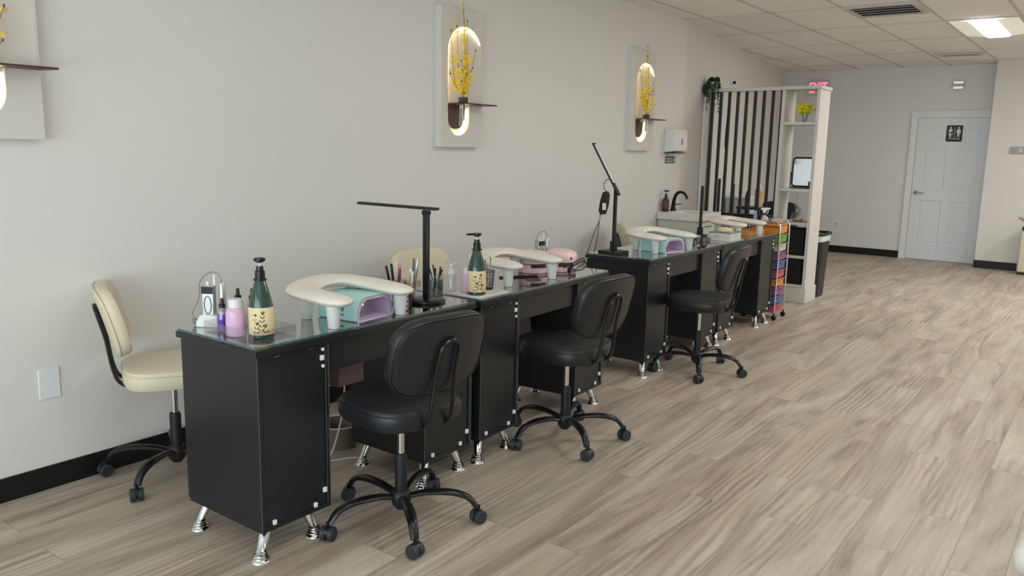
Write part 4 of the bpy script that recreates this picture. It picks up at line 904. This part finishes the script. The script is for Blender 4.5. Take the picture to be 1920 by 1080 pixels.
# hanging plant
t = thing('hanging_plant', 'green trailing plant in a pot at the left end of the white rail', 'plant', (-3.59, DY0+.09, 2.148))
bm = B(); lathe(bm, [(.045, 0), (.055, .07), (.05, .07), (.04, .055)], seg=18); obj('pot', bm, WPLA, t)
random.seed(12); lv = B(); st = B()
def leaf(bm, c, d, s):
    d = d.normalized(); e = d.orthogonal().normalized(); e = (Matrix.Rotation(random.random()*6.3, 3, d) @ e)
    bm.faces.new([bm.verts.new(v) for v in (c, c+d*s*.5+e*s*.3, c+d*s, c+d*s*.5-e*s*.3)])
for k in range(46):
    a = random.random()*2*pi; r0 = random.uniform(.0, .03)
    p0 = Vector((r0*cos(a), r0*sin(a), .065)); out = random.uniform(.05, .10)
    L2 = random.uniform(.10, .40) if random.random() < .6 else random.uniform(.04, .12)
    top = Vector((out*.6*cos(a), out*.55*sin(a), .10+random.random()*.015)); ed = Vector((out*cos(a), out*.8*sin(a), .02)); en = Vector((out*1.02*cos(a), out*.85*sin(a), .02-L2))
    if ed.y > -.02: L2 *= .5; en.z = .02-L2
    if (k % 3) == 0: ed.y = en.y = -.088
    path = smoothpath([p0, top, ed, en], 8); tube(st, path, .0012, 4)
    for p in path[4:]:
        for q in range(6): leaf(lv, p+Vector([random.gauss(0, .004) for _ in range(3)]), Vector((random.uniform(-1, 1), random.uniform(-1, 1), random.uniform(-.9, .4))), random.uniform(.010, .018))
obj('vines', st, STEM, t); o = obj('leaves', lv, LEAF, t); o['kind'] = 'stuff'
# trash bin
t = thing('trash_bin', 'tall black trash bin with white liner folded over its rim, behind the shelf', 'trash bin', (-2.57, 8.80, 0))
bm = B(); rs = []
for z, s in ((0, .82), (.64, 1.0)): rs.append([Vector((x*s, y*s, z)) for x, y in rrect(.26, .36, .07, 5)])
for z, s in ((.64, .97), (.02, .80)): rs.append([Vector((x*s, y*s, z)) for x, y in rrect(.26, .36, .07, 5)])
rings(bm, rs); obj('bin', bm, P('bin_black', rgb(26, 26, 27), .4), t)
bm = B(); rs = []
for z, s in ((.59, 1.012), (.645, 1.025), (.65, 1.0), (.60, .96)): rs.append([Vector((x*s, y*s, z)) for x, y in rrect(.26, .36, .07, 5)])
rings(bm, rs, cap=False); obj('liner', bm, P('liner', rgb(206, 208, 208), .4), t)
bm = B(); tube(bm, [Vector((x*1.03, y*1.03, .668)) for x, y in rrect(.26, .36, .07, 5)], .014, 8, closed=True); obj('rim', bm, BLKM, t)
# things seen through the slats
t = thing('white_cabinet', 'low white appliance seen through the middle slats', 'cabinet', (-3.86, 9.5, 0))
bm = B(); box(bm, 0, .29, 0, .30, 0, .94); obj('body', bm, P('appliance_white', rgb(196, 204, 210), .35), t, bevel=.008)
bm = B(); box(bm, -.008, .298, -.01, .31, .941, .968); obj('lid', bm, WPLA, t, bevel=.004)
bm = B(); lathe(bm, [(.018, 0), (.018, .015)], (.25, 0, .86), 12, Matrix.Rotation(radians(90), 4, 'X')); obj('knob', bm, SILVER, t)
def armchair(name, label, cat, loc, rz, mat, seatmat=None):
    t = thing(name, label, cat, loc, rz)
    bm = B(); cushion(bm, superell(.56, .56, 5), .16, .40); obj('seat', bm, mat, t)
    bm = B(); m = Matrix.Translation((0, -.26, .70)) @ Matrix.Rotation(radians(80), 4, 'X'); cushion(bm, superell(.60, .60, 5), .14, 0, mtx=m); obj('backrest', bm, mat, t)
    for s in (-1, 1):
        bm = B(); box(bm, s*.36-.07, s*.36+.07, -.30, .30, .08, .56); o = obj('armrest', bm, mat, t, bevel=.035)
        bm = B(); box(bm, s*.36-.078, s*.36+.078, -.30, .32, .561, .64); o = obj('arm_pad', bm, mat, o, bevel=.03)
    bm = B(); box(bm, -.29, .29, -.28, .28, 0, .31); obj('base', bm, BLKM, t, bevel=.01)
    return t
pc = armchair('pedicure_chair', 'black padded chair behind the slats next to the shelf', 'chair', (-3.40, 10.3, 0), 0, LEATHER); pc.scale = (.8, .85, .90)
t = thing('service_table', 'small dark table behind the slats holding two bottles', 'table', (-3.47, 9.35, 0))
bm = B(); box(bm, -.14, .14, -.14, .14, .84, .865); obj('table_top', bm, BLKM, t)
for sx_ in (-1, 1):
    for sy_ in (-1, 1): bm = B(); box(bm, sx_*.12-.01, sx_*.12+.01, sy_*.12-.01, sy_*.12+.01, 0, .84); obj('leg', bm, BLKM, t)
t = thing('dark_bottle', 'dark slim bottle standing behind the slats', 'bottle', (-3.53, 9.32, .865))
bm = B(); lathe(bm, [(.022, 0), (.022, .13), (.012, .15)], seg=14); obj('bottle', bm, P('dark_green', rgb(40, 50, 46), .3), t)
bm = B(); lathe(bm, [(.012, .15), (.012, .18)], seg=12); obj('cap', bm, BLK, t)
t = thing('lotion_jug', 'tall clear and tan jug standing behind the slats', 'bottle', (-3.41, 9.38, .865))
bm = B(); lathe(bm, [(.045, 0), (.048, .01), (.048, .20), (.03, .235)], seg=18); obj('jug', bm, P('tan_jug', rgb(186, 176, 150), .3), t)
bm = B(); lathe(bm, [(.049, .10), (.049, .19)], seg=18, cap=False); obj('paper_label', bm, P('tan_label', rgb(196, 158, 92), .5), t)
bm = B(); lathe(bm, [(.016, .235), (.018, .26), (.006, .262), (.006, .285)], seg=12); obj('pump', bm, WPLA, t)
t = thing('floor_lamp', 'slim dark post standing behind the second slat', 'lamp', (-3.83, 9.2, 0))
bm = B(); lathe(bm, [(.11, 0), (.11, .012), (.02, .016)], seg=20); obj('base', bm, BLK, t)
bm = B(); box(bm, -.014, .014, -.010, .010, .014, 1.18); obj('post', bm, BLKM, t)

# ------------------------------------------------------------------ back wall fittings
t = thing('restroom_sign', 'black restroom sign with two white figures on the door', 'sign', (-1.995, YB-.017, 1.81), 0)
bm = B(); prism(bm, rrect(.20, .225, .01), 0, .004, AY @ Matrix.Rotation(0, 4, 'X')); o = obj('plate', bm, P('sign_black', rgb(14, 15, 18), .35), t); o.location = (0, -.004, 0)
def fig(cx, dress):
    bm = B(); f = -.0052; bmesh.ops.create_circle(bm, cap_ends=True, segments=14, radius=.012, matrix=Matrix.Translation((cx, f, .078)) @ Matrix.Rotation(radians(90), 4, 'X'))
    poly = [(-.02, .060), (.02, .060), (.030, .008), (.022, .006), (.017, .036), (.030, -.018) if dress else (.014, -.045), (.012, -.018) if dress else (.003, -.045), (.010, -.050) if dress else (.002, .0), (-.010, -.050) if dress else (-.002, .0), (-.012, -.018) if dress else (-.003, -.045), (-.030, -.018) if dress else (-.014, -.045), (-.017, .036), (-.022, .006), (-.030, .008)]
    vs = [bm.verts.new((cx+x, f, z)) for x, z in poly]; bm.faces.new(vs)
    ex = bmesh.ops.extrude_face_region(bm, geom=bm.faces[:]); bmesh.ops.translate(bm, verts=[v for v in ex['geom'] if isinstance(v, bmesh.types.BMVert)], vec=(0, .0008, 0))
    return bm
obj('figure', fig(-.05, True), WPLA, t); obj('figure', fig(.05, False), WPLA, t)
bm = B(); box(bm, -.0025, .0025, -.006, -.0042, -.05, .085); obj('divider_line', bm, WPLA, t)
text('lettering', 'RESTROOM', .028, frame((0, -.0052, -.072), (1, 0, 0), (0, 0, 1)), WPLA, t)
t = thing('emergency_light', 'small white emergency fixture on the back wall above the door', 'light', (-2.01, YB, 2.47))
bm = B(); box(bm, -.068, .068, -.035, 0, -.056, .056); obj('housing', bm, P('fixture_grey', rgb(172, 176, 176), .4), t, bevel=.003)
for z in (-.035, .035): bm = B(); box(bm, -.062, .062, -.045, -.034, z-.017, z+.017); obj('lens', bm, P('lens_white', rgb(246, 248, 248), .25, emit=(1, 1, 1, 1), es=.25), t, bevel=.003)
t = thing('wall_outlet', 'small white outlet low on the back wall', 'outlet', (-3.476, YB, .425))
bm = B(); box(bm, -.036, .036, -.006, 0, -.057, .057); obj('plate', bm, W_TRIM, t, bevel=.002)
for z in (-.022, .022): bm = B(); box(bm, -.016, .016, -.008, -.005, z-.014, z+.014); obj('socket', bm, P('socket_grey', rgb(176, 176, 172), .4), t)
t = thing('light_switch', 'white light switch beside the restroom door frame', 'switch', (-2.66, YB, 1.13))
bm = B(); box(bm, -.055, .055, -.006, 0, -.057, .057); obj('plate', bm, W_TRIM, t, bevel=.002)
for x in (-.024, .024): bm = B(); box(bm, x-.010, x+.010, -.010, -.005, -.022, .022); obj('rocker', bm, WPLA, t)
t = thing('thermostat', 'grey thermostat on the right wall section', 'thermostat', (-1.19, 12.66, 1.59))
bm = B(); box(bm, -.075, .085, -.025, 0, -.046, .046); obj('housing', bm, P('thermo_grey', rgb(170, 168, 162), .4), t, bevel=.004)
bm = B(); box(bm, -.062, -.0, -.027, -.024, -.022, .026); obj('display', bm, P('thermo_lcd', rgb(140, 138, 130), .2), t)
bm = B(); box(bm, .03, .036, -.028, -.024, -.03, .03); box(bm, .052, .058, -.028, -.024, -.03, .03); obj('slider', bm, CHROME_D, t)
# tall cream canister at right edge
t = thing('tall_canister', 'tall cream canister with black lid and grey handle at the right edge', 'canister', (-.85, 12.42, 0))
CAN = P('cream_canister', rgb(206, 198, 172), .4)
bm = B(); box(bm, -.15, .17, -.14, .14, .03, .57); obj('body', bm, CAN, t, bevel=.02)
bm = B(); box(bm, -.14, .16, -.13, .13, 0, .03); obj('base', bm, BLKM, t)
bm = B(); box(bm, -.14, .16, -.13, .13, .57, .62); obj('lid', bm, BLKM, t, bevel=.01)
bm = B(); tube(bm, smoothpath([(-.10, -.05, .62), (-.12, -.05, .68), (-.16, -.05, .72), (-.20, -.05, .73)], 5), .017, 8); obj('handle', bm, P('grey_handle', rgb(160, 156, 146), .4), t)
# cream armchair corner at lower right
armchair('pedicure_chair', 'cream padded armchair cut off at the lower right corner', 'chair', (.215, 1.77, 0), radians(90), P('pale_cream', rgb(216, 214, 202), .4, bump=.15, bscale=300))
# bin and cord seen through the knee hole of first desk
t = thing('waste_bin', 'taupe waste bin with pale rim seen under the nearest desk', 'trash bin', (-3.02, 2.62, 0))
bm = B(); cup(bm, (0, 0, 0), .085, .105, .12, 28, .003); obj('bin', bm, TAUPE, t)
bm = B(); tube(bm, [(.105*cos(2*pi*k/28), .105*sin(2*pi*k/28), .12) for k in range(28)], .0035, 6, closed=True); obj('rim', bm, P('pale_rim', rgb(220, 208, 200), .4), t)
bm = B(); tube(bm, smoothpath([(-2.81, 2.53, .70), (-2.82, 2.50, .5), (-2.83, 2.48, .25), (-2.86, 2.44, .06), (-2.90, 2.42, .006), (-2.84, 2.52, .006), (-2.78, 2.58, .006)], 6), .0045, 6)
thing('power_cord', 'white power cord hanging under the nearest desk to the floor', 'cord', bm=bm, mat=WPLA)
